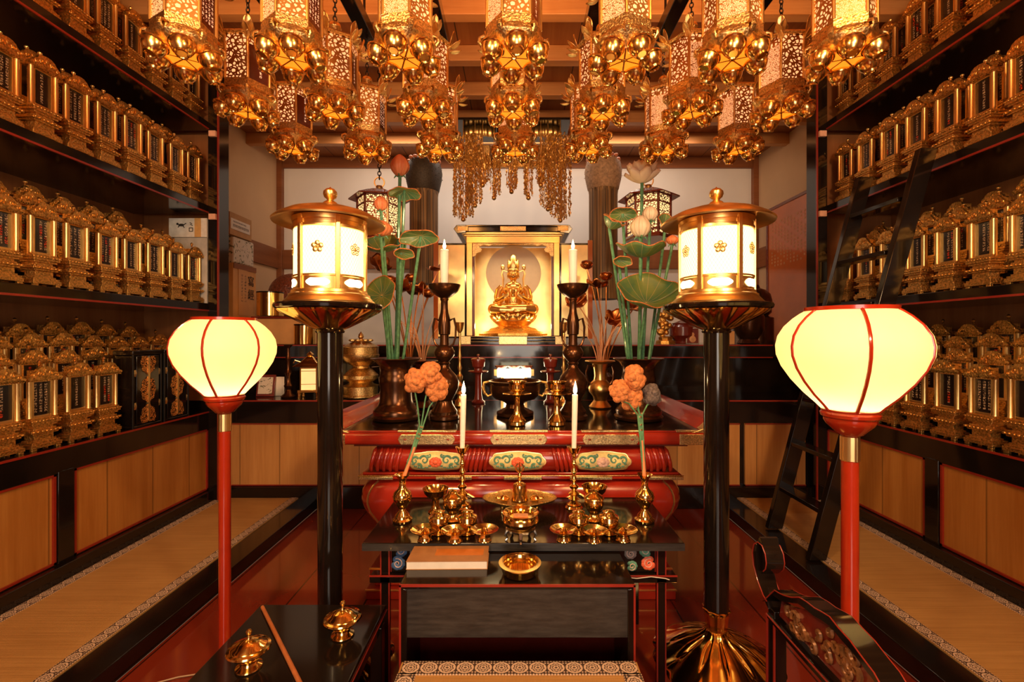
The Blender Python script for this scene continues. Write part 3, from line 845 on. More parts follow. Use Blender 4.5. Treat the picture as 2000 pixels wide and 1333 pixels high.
RZ = .30; RY1 = 1.35; RW = .347
ra = thing('ritual_dais', 'low square priest seat, black lacquer base under a straw mat with crest borders', 'seat', (.005, 0, 0))
MB().box(-RW, RW, .55, RY1, 0, RZ-.035).build('base', 'black', ra, bevel=.004)
mt_ = MB().box(-RW+.004, RW-.004, .55, RY1-.004, RZ-.035, RZ-.003).build('straw_mat', 'tatami', ra)
for (x, y, L, rot) in ((-RW+.01, RY1-.030, 2*RW-.02, 0), (-RW+.03, .56, .80-.062, PI/2), (RW-.03, .56, .80-.062, PI/2)):
    o = MB().box(0, L, -.026, .026, 0, .004).build('border', 'heri', mt_); o.location = (x, y, RZ-.004); o.rotation_euler = (0, 0, rot)

ST = .35
sd = thing('side_table', 'low black lacquer table at the bottom left carrying two lidded brass bowls', 'table')
MB().box(-.86, -.44, .70, 1.545, ST-.018, ST).build('table_top', 'black', sd, bevel=.003)
g = MB(); g.box(-.85, -.45, .71, 1.535, ST-.075, ST-.018); g.build('apron', 'black', sd, bevel=.003)
for x in (-.84, -.46):
    for y in (.73, 1.515): MB().box(x-.018, x+.018, y-.018, y+.018, 0, ST-.05).build('leg', 'black', sd, bevel=.002)
g = MB(); g.box(-.439, -.437, .70, 1.545, ST-.020, ST-.016); g.build('red_edge', 'redline', sd)

def lidded(name, label, x, y):
    t = thing(name, label, 'bowl', (x, y, ST), group='lidded brass bowls on the side table')
    MB().lathe([(.030, 0), (.034, .003), (.033, .006), (.022, .012), (.020, .018), (.030, .028), (.042, .040), (.046, .046), (.045, .050), (.036, .050)], 32).build('bowl', 'gold', t)
    MB().lathe([(.053, .050), (.055, .052), (.053, .056), (.046, .058), (.043, .062), (.034, .066), (.031, .070), (.022, .073), (.012, .078), (0, .079)], 36).build('lid', 'gold', t)
    MB().lathe([(.008, .076), (.004, .082), (.004, .090), (.007, .093), (.008, .098), (.005, .103), (0, .105)], 14).build('knob', 'gold', t)
lidded('lidded_bowl', 'lidded brass bowl near the front of the black side table, left of the wooden stick', wx(482, 1.24), 1.25)
lidded('lidded_bowl', 'lidded brass bowl farther back on the side table, right of the wooden stick', wx(668, 1.38), 1.385)
g = MB(); g.tube([(-.842, 1.52, ST+.006), (-.42, 1.02, ST+.006)], [.0055, .0065], 10)
tag(g.build('wooden_stick', simple('reddish_stick', (.42, .13, .04), 0, .4, var=.2)), 'slim reddish wooden stick lying diagonally on the black side table', 'stick')

# ================================================================ RED STANDING LANTERNS
def standing_lantern(x, y, ztop, zbot, R0, label, rot, lean):
    t = thing('standing_lantern', label, 'lantern', (x, y, 0), group='red standing lanterns with cream shades')
    hs = ztop-zbot
    # shade profile: u from bottom (0) to top (1)
    pr = [(0, .36), (.07, .46), (.17, .62), (.30, .79), (.43, .92), (.55, .99), (.64, 1.0), (.74, .97), (.84, .88), (.92, .76), (.97, .66), (1.0, .58)]
    NP = 6
    def lob(a, r, z): return r*(1-.022*abs(math.sin((a-ph)*NP/2))*0+.0)
    ph = R(rot)
    prof = [(R0*r, zbot+.012+(hs-.02)*u) for u, r in pr]
    def lobed(a, r, z):
        k_ = ((a-ph)/(2*PI/NP)) % 1-.5
        return r*(1+.035*(1-(2*k_)**2)-.03)
    g = MB(); g.lathe(prof, 60, mod=lobed); g.f = g.f[:-2]
    g.build('shade', 'shade', t, ang=80)
    rb = MB()
    for i in range(NP):
        a = ph+i*2*PI/NP
        rb = MB(); rb.tube([(.972*r*math.cos(a), .972*r*math.sin(a), z) for r, z in prof], .0045, 8); rb.build('rib', 'pole_red', t)
    MB().lathe([(R0*.58, ztop-.012), (R0*.61, ztop-.010), (R0*.61, ztop), (R0*.57, ztop), (R0*.56, ztop-.011)], 40).build('top_ring', 'pole_red', t)
    zb = zbot
    MB().lathe([(.020, zb-.055), (.030, zb-.052), (.040, zb-.040), (.054, zb-.026), (.060, zb-.015), (.062, zb-.008), (.068, zb-.003), (.070, zb+.005), (.066, zb+.010), (.068, zb+.014), (.064, zb+.022), (.058, zb+.022)], 40,
               mod=lambda a, r, z: r*(1+.03*abs(math.sin(8*a)) if z < zb-.012 else 1)).build('cup', 'pole_red', t)
    MB().lathe([(.021, zb-.125), (.024, zb-.122), (.024, zb-.058), (.021, zb-.055)], 40, mod=lambda a, r, z: r*(1-.07*abs(math.sin(9*a)))).build('gold_ferrule', 'gold_leaf', t)
    MB().lathe([(.021, .02), (.0205, zb-.12)], 24).build('pole', 'pole_red', t)
    MB().lathe([(.045, 0), (.045, .02), (.035, .03), (.03, .04), (.022, .05)], 36).build('base', 'pole_red', t)
    b = MB(); b.ell((0, 0, zbot+.075), (.018, .018, .024), 12, 8); b.build('bulb', 'glow_white', t)
    p = light('lantern_bulb', 'POINT', (x, y, zbot+.070), 13, BULB, radius=.02)
    t.rotation_euler = (0, lean, 0)
    return t
LX, LY = wx(439, 1.76), 1.76
standing_lantern(LX, LY, wz(621, LY), wz(779, LY), .178, 'smaller-looking red pole lantern with a round cream shade, standing by the left tatami', -80, 0)
RX, RY = wx(1660, 1.25), 1.25
standing_lantern(RX, RY, wz(600, RY), wz(811, RY), .177, 'largest red pole lantern with a round cream shade, standing by the ladder', -112, 0)
g = MB(); zc = .006
g.tube([(LX-.02, LY-.02, .03), (LX-.04, LY-.06, zc), (LX-.12, LY-.08, zc), (LX-.18, LY-.11, zc), (LX-.17, LY-.15, zc), (LX-.10, LY-.15, zc), (LX+.10, LY-.13, zc)], .003, 6)
tag(g.build('power_cable', simple('clear_brown_cable', (.35, .2, .1), 0, .4)), 'thin cable on the red floor at the foot of the left red lantern', 'cable')

# ================================================================ BIG GOLD LANTERNS ON BLACK POSTS
def gold_lantern(x, y, label, rot):
    t = thing('post_lantern', label, 'lantern', (x, y, 0), group='gold cylinder lanterns on black posts')
    # lotus foot with large reflexed petals
    def petal(a, r, z):
        k_ = (a/(2*PI/11)) % 1-.5
        f = max(0, min(1, (r-.04)/.16)); e = abs(2*k_)
        cr = math.sqrt(max(0, 1-e**4))
        return (r*(1+.10*f*f*(1-e*e)), z+.020*math.sin(PI*min(1, f*1.15))*cr-.014*f*cr*abs(1-e)**.2)
    MB().lathe([(.21, .0), (.225, .004), (.222, .012), (.20, .024), (.17, .036), (.14, .048), (.11, .060), (.085, .073), (.062, .090), (.046, .108), (.038, .122)], 198, mod=petal).build('lotus_foot', 'gold', t, ang=70)
    def fl(a, r, z): return r*(1-.10*abs(math.sin(5*a)))
    MB().lathe([(.036, .115), (.040, .125), (.042, .15), (.045, .18), (.050, .196), (.054, .200), (.050, .202), (.044, .198)], 60, mod=fl).build('gold_collar', 'gold', t)
    MB().lathe([(.0455, .19), (.0465, 1.25), (.0465, 1.268)], 32).build('post', 'black', t)
    MB().lathe([(.21, 0), (.215, .003), (.205, .006)], 48).build('floor_plate', 'black', t)
    MB().lathe([(.050, 1.262), (.054, 1.268), (.05, 1.274)], 32).build('post_ring', 'black', t)
    def bowl(a, r, z):
        k_ = (a/(2*PI/12)) % 1-.5; f = max(0, min(1, (r-.05)/.14))
        return r*(1+.07*f*(1-(2*k_)**2)-.04*f)
    MB().lathe([(.045, 1.272), (.07, 1.282), (.11, 1.303), (.15, 1.325), (.178, 1.342), (.186, 1.350), (.18, 1.354)], 96, mod=bowl).build('lotus_bowl', 'gold', t, ang=70)
    MB().lathe([(.188, 1.352), (.195, 1.356), (.198, 1.366), (.195, 1.372), (.188, 1.374)], 60).build('black_plate', 'black', t)
    MB().lathe([(.165, 1.374), (.166, 1.380), (.155, 1.392), (.148, 1.400), (.147, 1.408), (.139, 1.412), (.137, 1.422), (.130, 1.424)], 60).build('stepped_base', 'gold_satin', t)
    zr = Matrix.Rotation(rot, 4, 'Z')
    # lower band with six cloud openings
    g = MB(); g.lathe([(.128, 1.422), (.131, 1.424), (.131, 1.468), (.134, 1.470), (.134, 1.476), (.128, 1.478)], 60); lb = g.build('lower_band', 'gold_satin', t)
    for i in range(6):
        a0 = rot+(i+.5)*PI/3
        pts = []
        for j in range(24):
            q = 2*PI*j/24; pts.append((.043*math.copysign(abs(math.cos(q))**.8, math.cos(q)), .0145*(1+.12*math.cos(6*q))*math.sin(q)))
        g = MB(); n = len(pts)
        def Q(u, z): a = a0+u/.131; return (.1325*math.cos(a), .1325*math.sin(a), 1.446+z)
        g.add([Q(0, 0)]+[Q(*p) for p in pts], [(0, 1+j, 1+(j+1) % n) for j in range(n)])
        g.build('lit_opening', 'glow_white', lb, solid=.002)
    MB().lathe([(.129, 1.474), (.129, 1.650)], 72).build('paper_cylinder', 'lattice', t, rot=None, ang=80)
    g = MB()
    for i in range(6):
        a = rot+i*PI/3; q = MB(); q.box(-.0085, .0085, -.007, .007, 1.422, 1.692); q.xf(zr @ Matrix.Rotation(i*PI/3, 4, 'Z') @ Matrix.Translation((.132, 0, 0)) @ Matrix.Rotation(PI/2, 4, 'Z')); g.merge(q)
    g.build('upright_bars', 'gold_satin', t, bevel=.002)
    MB().lathe([(.128, 1.648), (.134, 1.650), (.134, 1.660), (.130, 1.662), (.130, 1.676), (.134, 1.678), (.136, 1.694), (.12, 1.70)], 60).build('upper_band', 'gold_satin', t)
    for i in range(6):
        a0 = rot+(i+.5)*PI/3; g = MB()
        for j in range(5):
            q = PI/2+j*2*PI/5
            M = Matrix.Rotation(a0, 4, 'Z') @ Matrix.Translation((.1315, .0135*math.cos(q), 1.572+.0135*math.sin(q)))
            if i % 2: e = MB(); e.ell((0, 0, 0), (.004, .0095, .0095), 10, 6); g.merge(e, M)
            else:
                e = MB(); e.tube([(0, .0085*math.cos(w*PI/6), .0085*math.sin(w*PI/6)) for w in range(12)], .0018, 6, closed=True); e.ell((0, 0, 0), (.002, .004, .004), 8, 5); g.merge(e, M)
        e = MB(); e.ell((0, 0, 0), (.005, .005, .005), 8, 5); g.merge(e, Matrix.Rotation(a0, 4, 'Z') @ Matrix.Translation((.1315, 0, 1.572)))
        g.build('plum_blossom', 'gold_leaf', t)
    MB().lathe([(.13, 1.696), (.150, 1.700), (.190, 1.686), (.204, 1.680), (.206, 1.686), (.190, 1.700), (.150, 1.722), (.10, 1.738), (.05, 1.748), (.03, 1.752)], 72).build('brimmed_roof', 'gold_satin', t, ang=60)
    MB().lathe([(.040, 1.745), (.034, 1.756), (.022, 1.768), (.012, 1.774), (.014, 1.780), (.022, 1.786), (.026, 1.797), (.025, 1.808), (.016, 1.818), (.005, 1.822), (0, 1.828)], 28).build('finial', 'gold_satin', t)
    return t
gold_lantern(wx(645, 1.78), 1.78, 'gold cylinder lantern with plum blossoms on a black post, left of the altar', R(-57))
gold_lantern(wx(1399, 1.78), 1.78, 'gold cylinder lantern with plum blossoms on a black post, right of the altar', R(-77.4))
# ================================================================ HANGING LANTERNS
def hanging_lantern():
    t = thing('hanging_lantern', '', 'lantern')
    for i in range(6):
        a = R(30+60*i); g = MB()
        g.lathe([(0, .003), (.012, .003), (.014, 0), (.018, .001), (.019, .007), (.026, .014), (.032, .026), (.0335, .036), (.037, .038), (.037, .042), (.034, .046), (.024, .054), (.012, .058), (0, .060)], 20)
        g.xf(Matrix.Translation((.074, 0, .058)) @ Matrix.Scale(1.05, 4) @ Matrix.Rotation(R(-20), 4, 'Y') @ Matrix.Translation((0, 0, -.062)))
        g.build('cup_foot', 'gold_cup', t, None, (0, 0, a))
    def lobe(a, r, z):
        return r*(1+.10*abs(math.cos(3*a)) if z < .085 else 1)
    MB().lathe([(.057, .036), (.061, .033), (.068, .044), (.088, .060), (.094, .072), (.092, .084), (.084, .092), (.082, .100), (.070, .100), (.070, .090), (.080, .080), (.060, .050), (.057, .038)], 48, mod=lobe).build('tray', 'carved_fine', t)
    g = MB(); g.lathe([(0, .034), (.060, .034)], 36); g.f = g.f[:-1]
    g.build('flower_pane', 'petal_pane', t, solid=.0015)
    MB().lathe([(.0, .0315), (.004, .0315), (.006, .033), (.005, .034)], 12).build('flower_boss', 'gold', t)
    HR = .088
    def hexa(r, z): return [(r*math.cos(R(60*i)), r*math.sin(R(60*i))) for i in range(6)], z
    loft([hexa(HR+.003, .098), hexa(HR+.003, .130), hexa(HR-.004, .132)]).build('lower_band', 'carved_fine', t, smooth=False)
    g = MB()
    for i in range(6):
        a = R(60*i); g.tube([(HR*math.cos(a), HR*math.sin(a), .128), (HR*math.cos(a), HR*math.sin(a), .30)], .0055, 8)
    g.build('corner_rods', 'gold_satin', t)
    inr = HR*math.cos(R(30))-.003; hw = HR*.5-.004
    kinds = ['fret_fine', 'lantern_text', 'fret_vine', 'fret_fine', 'fret_vine', 'lantern_text']
    for i in range(6):
        a = R(30+60*i)
        g = MB(); g.box(-hw, hw, -.0015, .0015, 0, .135)
        g.build('openwork_pane', kinds[i], t, (inr*math.cos(a), inr*math.sin(a), .132), (0, 0, a+PI/2), smooth=False)
    loft([hexa(HR-.004, .268), hexa(HR+.002, .270), hexa(HR+.002, .296), hexa(HR-.004, .298)]).build('upper_band', 'fret_vine', t, smooth=False)
    loft([hexa(HR+.01, .298), hexa(HR+.022, .303), hexa(HR+.012, .312), hexa(.07, .328), hexa(.040, .344), hexa(.018, .352)]).build('roof', 'carved_fine', t, ang=20)
    for i in range(6):
        a = R(60*i); g = MB()
        def leafm(L, wd, tilt, base, zz, yaw=0):
            q = MB()
            def fn(u, v):
                x = (u-.5)*2; ww = wd*math.sin(PI*min(1, v*.94+.06))**.7
                return (v*L, x*ww, .004*(1-x*x)+.010*v*v)
            q.grid(fn, 4, 6)
            M = Matrix.Translation((base*math.cos(a), base*math.sin(a), zz)) @ Matrix.Rotation(a+yaw, 4, 'Z') @ Matrix.Rotation(-tilt, 4, 'Y')
            g.merge(q, M)
        leafm(.058, .017, R(62), HR+.010, .305); leafm(.050, .014, R(25), HR+.012, .298, .3); leafm(.050, .014, R(18), HR+.012, .290, -.3)
        leafm(.045, .012, R(-5), HR+.010, .276, .0)
        g.tube([(HR*math.cos(a), HR*math.sin(a), .29), ((HR+.02)*math.cos(a), (HR+.02)*math.sin(a), .305)], .004, 6)
        g.build('corner_leaf', 'gold_leaf', t, solid=.0022)
    for i in range(6):      # curled ornaments at the tray rim
        a = R(60*i); g = MB()
        pts = [(.086, .088), (.100, .094), (.112, .088), (.114, .074), (.106, .064), (.100, .070), (.104, .078)]
        g.tube([(p*math.cos(a), p*math.sin(a), z) for p, z in pts], [.006, .007, .006, .0055, .005, .004, .003], 8, flat=1.6)
        g.build('rim_curl', 'carved_fine', t)
    MB().lathe([(.012, .350), (.020, .358), (.026, .370), (.022, .384), (.010, .392), (.005, .400), (0, .404)], 16).build('finial', 'carved_fine', t)
    g = MB(); z = .398
    for j in range(9):
        q = MB(); q.tube([(.007*math.cos(w*PI/4), 0, .012*math.sin(w*PI/4)) for w in range(8)], .0024, 5, closed=True)
        q.xf(Matrix.Translation((0, 0, z+.010)) @ Matrix.Rotation((j % 2)*PI/2, 4, 'Z')); g.merge(q); z += .0185
    g.build('chain', 'iron', t)
    return t
hl = hanging_lantern(); firstl = True
HB = 2.122
ROWL = ['front row', 'middle row', 'back row']
ROWY = [1.507, 1.862, 2.235]
PXS = [[368, 572, 790, 1003, 1226, 1445, 1660], [487, 660, 828, 1000, 1172, 1350, 1530], [567, 715, 858, 1000, 1147, 1292, 1440]]
COLN = ['leftmost', 'second from left', 'third from left', 'middle one', 'third from right', 'second from right', 'rightmost']
ROTS = [[30, 25, 50, 5, 25, 40, 35], [0, 30, 60, 0, 50, 60, 0], [3, 28, 32, 33, 34, 28, 0]]
for r in range(3):
    for i in range(7):
        Y = ROWY[r]; x = (i-3)*.3595-.013+rnd.uniform(-.006, .006)
        lab = 'gilt hexagonal hanging lantern with six cup feet, %s, %s of seven' % (ROWL[r], COLN[i])
        loc = (x, Y, HB+rnd.uniform(-.006, .006)); rot = (0, 0, R(ROTS[r][i]+rnd.uniform(-4, 4)))
        if firstl: hl.location = loc; hl.rotation_euler = rot; o = hl; firstl = False
        else: o = dup(hl, loc, rot)
        o['label'] = lab; o['group'] = 'gilt hanging lanterns in three rows'
for i in range(7):
    x = (i-3)*.3595-.013
    o = MB().box(x-.032, x+.032, -.6, 2.32, HB+.572, HB+.63).build('lantern_rail', 'black', bevel=.003)
    tag(o, 'black rail under the ceiling carrying hanging lanterns, %s' % COLN[i], 'rail', 'rails carrying the hanging lanterns')
    g = MB()
    for y in (.3, 1.3, 2.2): g.tube([(x, y, HB+.63), (x, y, CZ-.0)], .006, 6)
    g.build('hanger_rod', 'iron', o)
    for Y in ROWY:
        g = MB(); g.tube([(x, Y, HB+.553), (x, Y, HB+.573)], .004, 6)
        g.build('hook', 'iron', o)

# ================================================================ SHRINE AND STATUE
SHY = 3.97; SHX = wx(1002, SHY); SZ = 1.177
sh = thing('shrine', 'tall lacquered shrine with open gold doors housing a seated golden statue, on the platform', 'shrine', (SHX, SHY, SZ))
g = MB(); g.box(-.45, .45, -.04, .56, 0, .030); g.box(-.42, .42, -.02, .54, .030, .055); g.box(-.44, .44, -.04, .55, .055, .075)
g.build('base', 'black', sh, bevel=.004)
g = MB()
for z in (.028, .053, .073): g.box(-.435, .435, -.046, -.038, z-.005, z)
for (a, b) in ((-.45, -.36), (-.12, .12), (.36, .45)): g.box(a, b, -.048, -.036, .003, .070)
g.build('base_fitting', 'fitting', sh, bevel=.002)
MB().box(-.40, .40, .50, .52, .075, .93).build('back_panel', 'gold_leaf', sh)
for s in (-1, 1):
    MB().box(s*.38, s*.40, .02, .52, .075, .93).build('side_panel', 'gold_leaf', sh)
    MB().box(s*.35, s*.40, -.01, .03, .075, .93).build('front_post', 'gold_satin', sh, bevel=.003)
    MB().box(s*.33, s*.352, .0, .04, .075, .875).build('inner_post', 'redbrown', sh, bevel=.002)
    d = MB().box(s*.405, s*.405+s*.27, .03, .045, .06, .875).build('door', 'gold_leaf', sh)
    e = MB(); e.box(s*.405, s*.42, .026, .048, .06, .875); e.box(s*.66, s*.678, .026, .048, .06, .875); e.box(s*.405, s*.675, .026, .048, .865, .88); e.box(s*.405, s*.675, .026, .048, .055, .07)
    e.build('door_frame', 'black', d)
    e = MB(); e.box(s*.645, s*.685, .0, .02, .05, .90); e.build('outer_leaf', 'orange_board', sh)
g = MB(); g.box(-.40, .40, -.012, .03, .875, .93); g.build('header', 'gold_satin', sh, bevel=.002)
g = MB()   # cusped arch below the header
ar = [(-.35, .876), (-.35, .755), (-.32, .765), (-.31, .79), (-.275, .80), (-.27, .825), (-.29, .845), (-.25, .862), (-.21, .848), (-.17, .862), (-.10, .858), (-.04, .862), (0, .870)]
g.prism(ar+[(-a, b) for a, b in ar[::-1][1:]], -.006, .012); g.build('cusped_arch', 'carved_fine', sh, bevel=.003)
g = MB(); g.box(-.42, .42, -.02, .04, .93, .945); g.box(-.44, .44, -.03, .54, .945, .965); g.build('cornice', 'gold_leaf', sh, bevel=.003)
g = MB()
g.box(-.46, .46, -.045, .55, .965, 1.005); g.box(-.47, .47, -.055, .56, 1.005, 1.02)
for s in (-1, 1): g.prism([(s*.40, .955), (s*.475, .945), (s*.505, .985), (s*.48, 1.018), (s*.40, 1.018)], -.06, .56)
g.build('roof', 'black', sh, bevel=.003)
g = MB()
for (a, b) in ((-.47, -.38), (-.11, .11), (.38, .47)): g.box(a, b, -.062, -.045, .968, 1.006)
g.build('roof_fitting', 'fitting', sh, bevel=.002)
g = MB(); g.lathe([(0, 0), (.265, 0), (.265, .012), (0, .012)], 48); g.xf(Matrix.Rotation(PI/2, 4, 'X')); g.build('halo_disc', 'disc', sh, (0, .48, .68))
g = MB(); g.lathe([(.262, 0), (.268, .004), (.262, .012)], 48); g.xf(Matrix.Rotation(PI/2, 4, 'X'));
MB().box(-.10, .10, -.02, .012, .076, .092).build('name_strip', 'paper', sh)
light('shrine_lamp', 'AREA', (SHX, SHY+.16, SZ+.85), 1.8, (1.0, .74, .36), (0, 0, 0), .5, .12)
light('shrine_floor_lamp_a', 'POINT', (SHX-.30, SHY+.12, SZ+.16), 1.0, (1.0, .70, .30), radius=.03)
light('shrine_floor_lamp_b', 'POINT', (SHX+.30, SHY+.12, SZ+.16), 1.0, (1.0, .70, .30), radius=.03)

st = thing('seated_statue', 'golden seated crowned temple statue on a lotus throne inside the shrine', 'statue', (SHX+.0, SHY+.22, SZ+.076), scale=1.09)
def lotus_petals(g, r, z, h, w_, n, out, ph=0):
    for i in range(n):
        a = 2*PI*(i+ph)/n
        def fn(u, v):
            x = (u-.5)*2; ww = w_*math.sin(PI*(.18+.80*v))**.7
            rr = r+out*math.sin(v*PI/2)-.012*x*x
            return (rr*math.cos(a)-x*ww*math.sin(a), rr*math.sin(a)+x*ww*math.cos(a), z+h*v)
        g.grid(fn, 6, 6)
g = MB(); g.lathe([(.30, 0), (.30, .018), (.26, .030), (.22, .040), (.20, .060), (.13, .075), (.12, .085)], 8, ph=PI/8); g.build('pedestal', 'carved', st, smooth=False)
g = MB(); lotus_petals(g, .12, .085, .085, .052, 12, .075); lotus_petals(g, .125, .09, .09, .05, 12, .060, .5); lotus_petals(g, .13, .075, -.03, .04, 12, .04, .5)
g.build('lotus_petals', 'gold_satin', st, solid=.004)
MB().lathe([(.12, .08), (.17, .12), (.18, .165), (.175, .175), (0, .178)], 40).build('lotus_heart', 'gold_satin', st)
# body: one continuous surface
def body():
    g = MB(); z0 = .175
    def E(x, y, z, rx, ry, rz, rot=None): g.ell((x, y, z0+z), (rx, ry, rz), 20, 14, rot)
    E(0, .01, .04, .12, .09, .055); E(0, .02, .13, .074, .056, .10); E(0, .02, .20, .088, .054, .060)
    E(0, .02, .245, .070, .044, .034); g.tube([(0, .015, z0+.25), (0, .012, z0+.31)], [.028, .022], 16)
    E(0, .008, .338, .044, .046, .056)
    E(0, -.012, .318, .030, .030, .026)
    E(0, -.042, .334, .0065, .009, .013); E(0, -.038, .352, .004, .006, .012)       # nose
    E(0, -.036, .315, .013, .006, .0045)                                              # lips
    for s in (-1, 1):
        E(s*.017, -.033, .345, .011, .007, .004); E(s*.018, -.034, .356, .015, .006, .003)
        E(s*.045, .005, .33, .007, .012, .028); E(s*.020, -.022, .325, .014, .014, .014)
        # arm: shoulder, elbow, wrist
        g.tube([(s*.092, .02, z0+.235), (s*.118, .015, z0+.20), (s*.130, .0, z0+.15), (s*.128, -.02, z0+.112), (s*.105, -.055, z0+.118), (s*.07, -.085, z0+.14), (s*.032, -.10, z0+.165)], [.030, .034, .032, .028, .026, .021, .015], 16)
        # leg: hip, knee, shin crossing in front
        g.tube([(s*.06, .0, z0+.04), (s*.13, -.035, z0+.045), (s*.172, -.06, z0+.045), (s*.165, -.10, z0+.040), (s*.10, -.125, z0+.034+.012*(s > 0)), (0, -.132, z0+.032+.016*(s > 0)), (-s*.07, -.122, z0+.036+.020*(s > 0))], [.05, .05, .044, .038, .032, .026, .018], 16)
        # hanging robe folds
        g.tube([(s*.055, -.03, z0+.24), (s*.045, -.048, z0+.19), (s*.02, -.055, z0+.14), (0, -.055, z0+.10)], .007, 8)
        for k_ in range(4): g.tube([(s*.125, -.075+.0*k_, z0+.07-.012*k_), (s*.07, -.135-.004*k_, z0+.055-.010*k_), (0, -.15, z0+.048-.010*k_)], .005, 6)
    # hands: right fist over the raised left forefinger
    E(0, -.112, .185, .019, .016, .020); E(0, -.108, .155, .018, .015, .018)
    for i in range(4):
        g.tube([(-.016+.0*i, -.118, z0+.199-.009*i), (.0, -.133, z0+.200-.009*i), (.016, -.120, z0+.199-.009*i)], .0052, 8)
        g.tube([(.014, -.114, z0+.166-.008*i), (-.002, -.128, z0+.166-.008*i), (-.016, -.114, z0+.166-.008*i)], .005, 8)
    g.tube([(0, -.115, z0+.20), (0, -.117, z0+.222)], [.006, .004], 8)
    g.tube([(.016, -.110, z0+.18), (.012, -.124, z0+.205)], .005, 8)
    o = g.build('body', 'gold_satin', st)
    m = o.modifiers.new('skin', 'REMESH'); m.mode = 'VOXEL'; m.voxel_size = .0036; m.use_smooth_shade = True
    m2 = o.modifiers.new('soft', 'SMOOTH'); m2.iterations = 3; m2.factor = .5
    return o
body()
g = MB(); z0 = .175
g.lathe([(.047, .362), (.050, .366), (.050, .376), (.047, .380)], 28, (0, .006, z0)); g.lathe([(.044, .378), (.050, .40), (.049, .425), (.042, .438)], 40, (0, .006, z0), mod=lambda a, r, z: (r*(1+.06*abs(math.sin(4*a))), z+(.028*abs(math.cos(2.5*a+PI/4))**2 if z > .43 else 0)))
g.ell((0, .006, z0+.46), (.028, .028, .045), 14, 8)
g.build('crown', 'carved_fine', st)
for s in (-1, 1):
    g = MB()
    g.ell((s*.088, .0, z0+.395), (.017, .010, .026), 10, 6)
    g.tube([(s*.05, .0, z0+.36), (s*.085, .0, z0+.375), (s*.095, .0, z0+.34), (s*.082, -.005, z0+.30), (s*.084, -.02, z0+.25), (s*.072, -.04, z0+.20)], [.006, .009, .009, .008, .006, .004], 8, flat=.5)
    g.build('crown_ribbon', 'gold_leaf', st)
    g = MB(); g.tube([(s*.13, -.01, z0+.14), (s*.16, -.02, z0+.10), (s*.15, -.03, z0+.07), (s*.19, -.05, z0+.03), (s*.17, -.11, z0-.02)], [.006, .012, .012, .010, .004], 8, flat=.4)
    g.build('scarf_end', 'gold_leaf', st)

# ================================================================ CANOPY WITH PENDANTS
CY = 4.05; CXc = wx(1000, CY)
cn = thing('canopy', 'gold canopy with fluted bands hanging above the shrine, strung with beaded pendants', 'canopy', (CXc, CY, 0))
for s in (-1, 1):
    def fn(u, v):
        a = PI*.16+u*PI*.68
        wv = .006*math.sin(u*44); rr = .155+wv
        return (s*.285+rr*1.0*math.cos(a)*1.05, -rr*math.sin(a)*.7+.05, 2.985+.105*v)
    MB().grid(fn, 90, 2).build('fluted_band', 'gold_leaf', cn, solid=.004)
g = MB(); g.box(-.50, .50, -.16, .30, 3.08, 3.10); g.box(-.13, .13, -.06, .0, 2.98, 3.09); g.build('canopy_top', 'black', cn, bevel=.004)
for s in (-1, 1): MB().box(s*.19, s*.30, -.01, .03, 2.80, 2.93).build('gilt_board', 'fitting', cn, bevel=.006)
g = MB(); g.box(-.32, .32, .0, .03, 2.74, 2.79); g.build('lower_beam', 'carved', cn)
g = MB(); g.tube([(-.3, .2, 3.1), (-.3, .2, 3.31)], .006, 6); g.tube([(.3, .2, 3.1), (.3, .2, 3.31)], .006, 6); g.build('hanger', 'iron', cn)
def pendant(x, y, ztop, zbot, wid, label, n, seed):
    q = random.Random(seed)
    t = thing('beaded_pendant', label, 'pendant', (x, y, 0), group='gold beaded pendants of the canopy')
    g = MB()
    ns = max(5, int(wid/.0065))
    for s_ in range(ns):
        a = q.uniform(0, 2*PI); rr = wid*.5*math.sqrt(q.random()); sx_, sy_ = rr*math.cos(a), rr*.6*math.sin(a)
        zb = zbot+.03+abs(sx_)/wid*.10*q.uniform(.5, 1.2); z = ztop
        g.tube([(sx_, sy_, ztop), (sx_, sy_, zb)], .0012, 4)
        while z > zb:
            z -= q.uniform(.008, .018); w_ = q.uniform(.004, .0095); e = q.random()
            px_, py_ = sx_+q.uniform(-.008, .008), sy_+q.uniform(-.008, .008)
            if e < .55:   # diamond bead
                g.add([(px_-w_, py_, z), (px_, py_-w_, z), (px_+w_, py_, z), (px_, py_+w_, z), (px_, py_, z+w_*1.5), (px_, py_, z-w_*1.5)], [(0, 1, 4), (1, 2, 4), (2, 3, 4), (3, 0, 4), (1, 0, 5), (2, 1, 5), (3, 2, 5), (0, 3, 5)])
            elif e < .93: # tilted leaf
                t2 = q.uniform(0, PI); cx_, cy_ = math.cos(t2)*w_, math.sin(t2)*w_
                g.add([(px_-cx_, py_-cy_, z), (px_, py_, z-w_*1.9), (px_+cx_, py_+cy_, z), (px_, py_-.002, z+w_*1.1)], [(0, 1, 3), (1, 2, 3)])
            else:
                g.tube([(px_+w_*1.3*math.cos(k_*PI/3), py_-.004, z+w_*1.3*math.sin(k_*PI/3)) for k_ in range(6)], .0016, 4, closed=True)
    g.build('bead_strings', 'bauble', t, smooth=False)
    g = MB(); g.tube([(0, -.01, 3.0795), (0, -.01, zbot+.02)], .003, 6); g.lathe([(.006, .05), (.014, .045), (.010, .034), (.006, .028)], 12, (0, -.01, zbot)); g.ell((0, -.01, zbot+.012), (.020, .020, .021), 14, 10)
    g.build('ball', 'gold_satin', t)
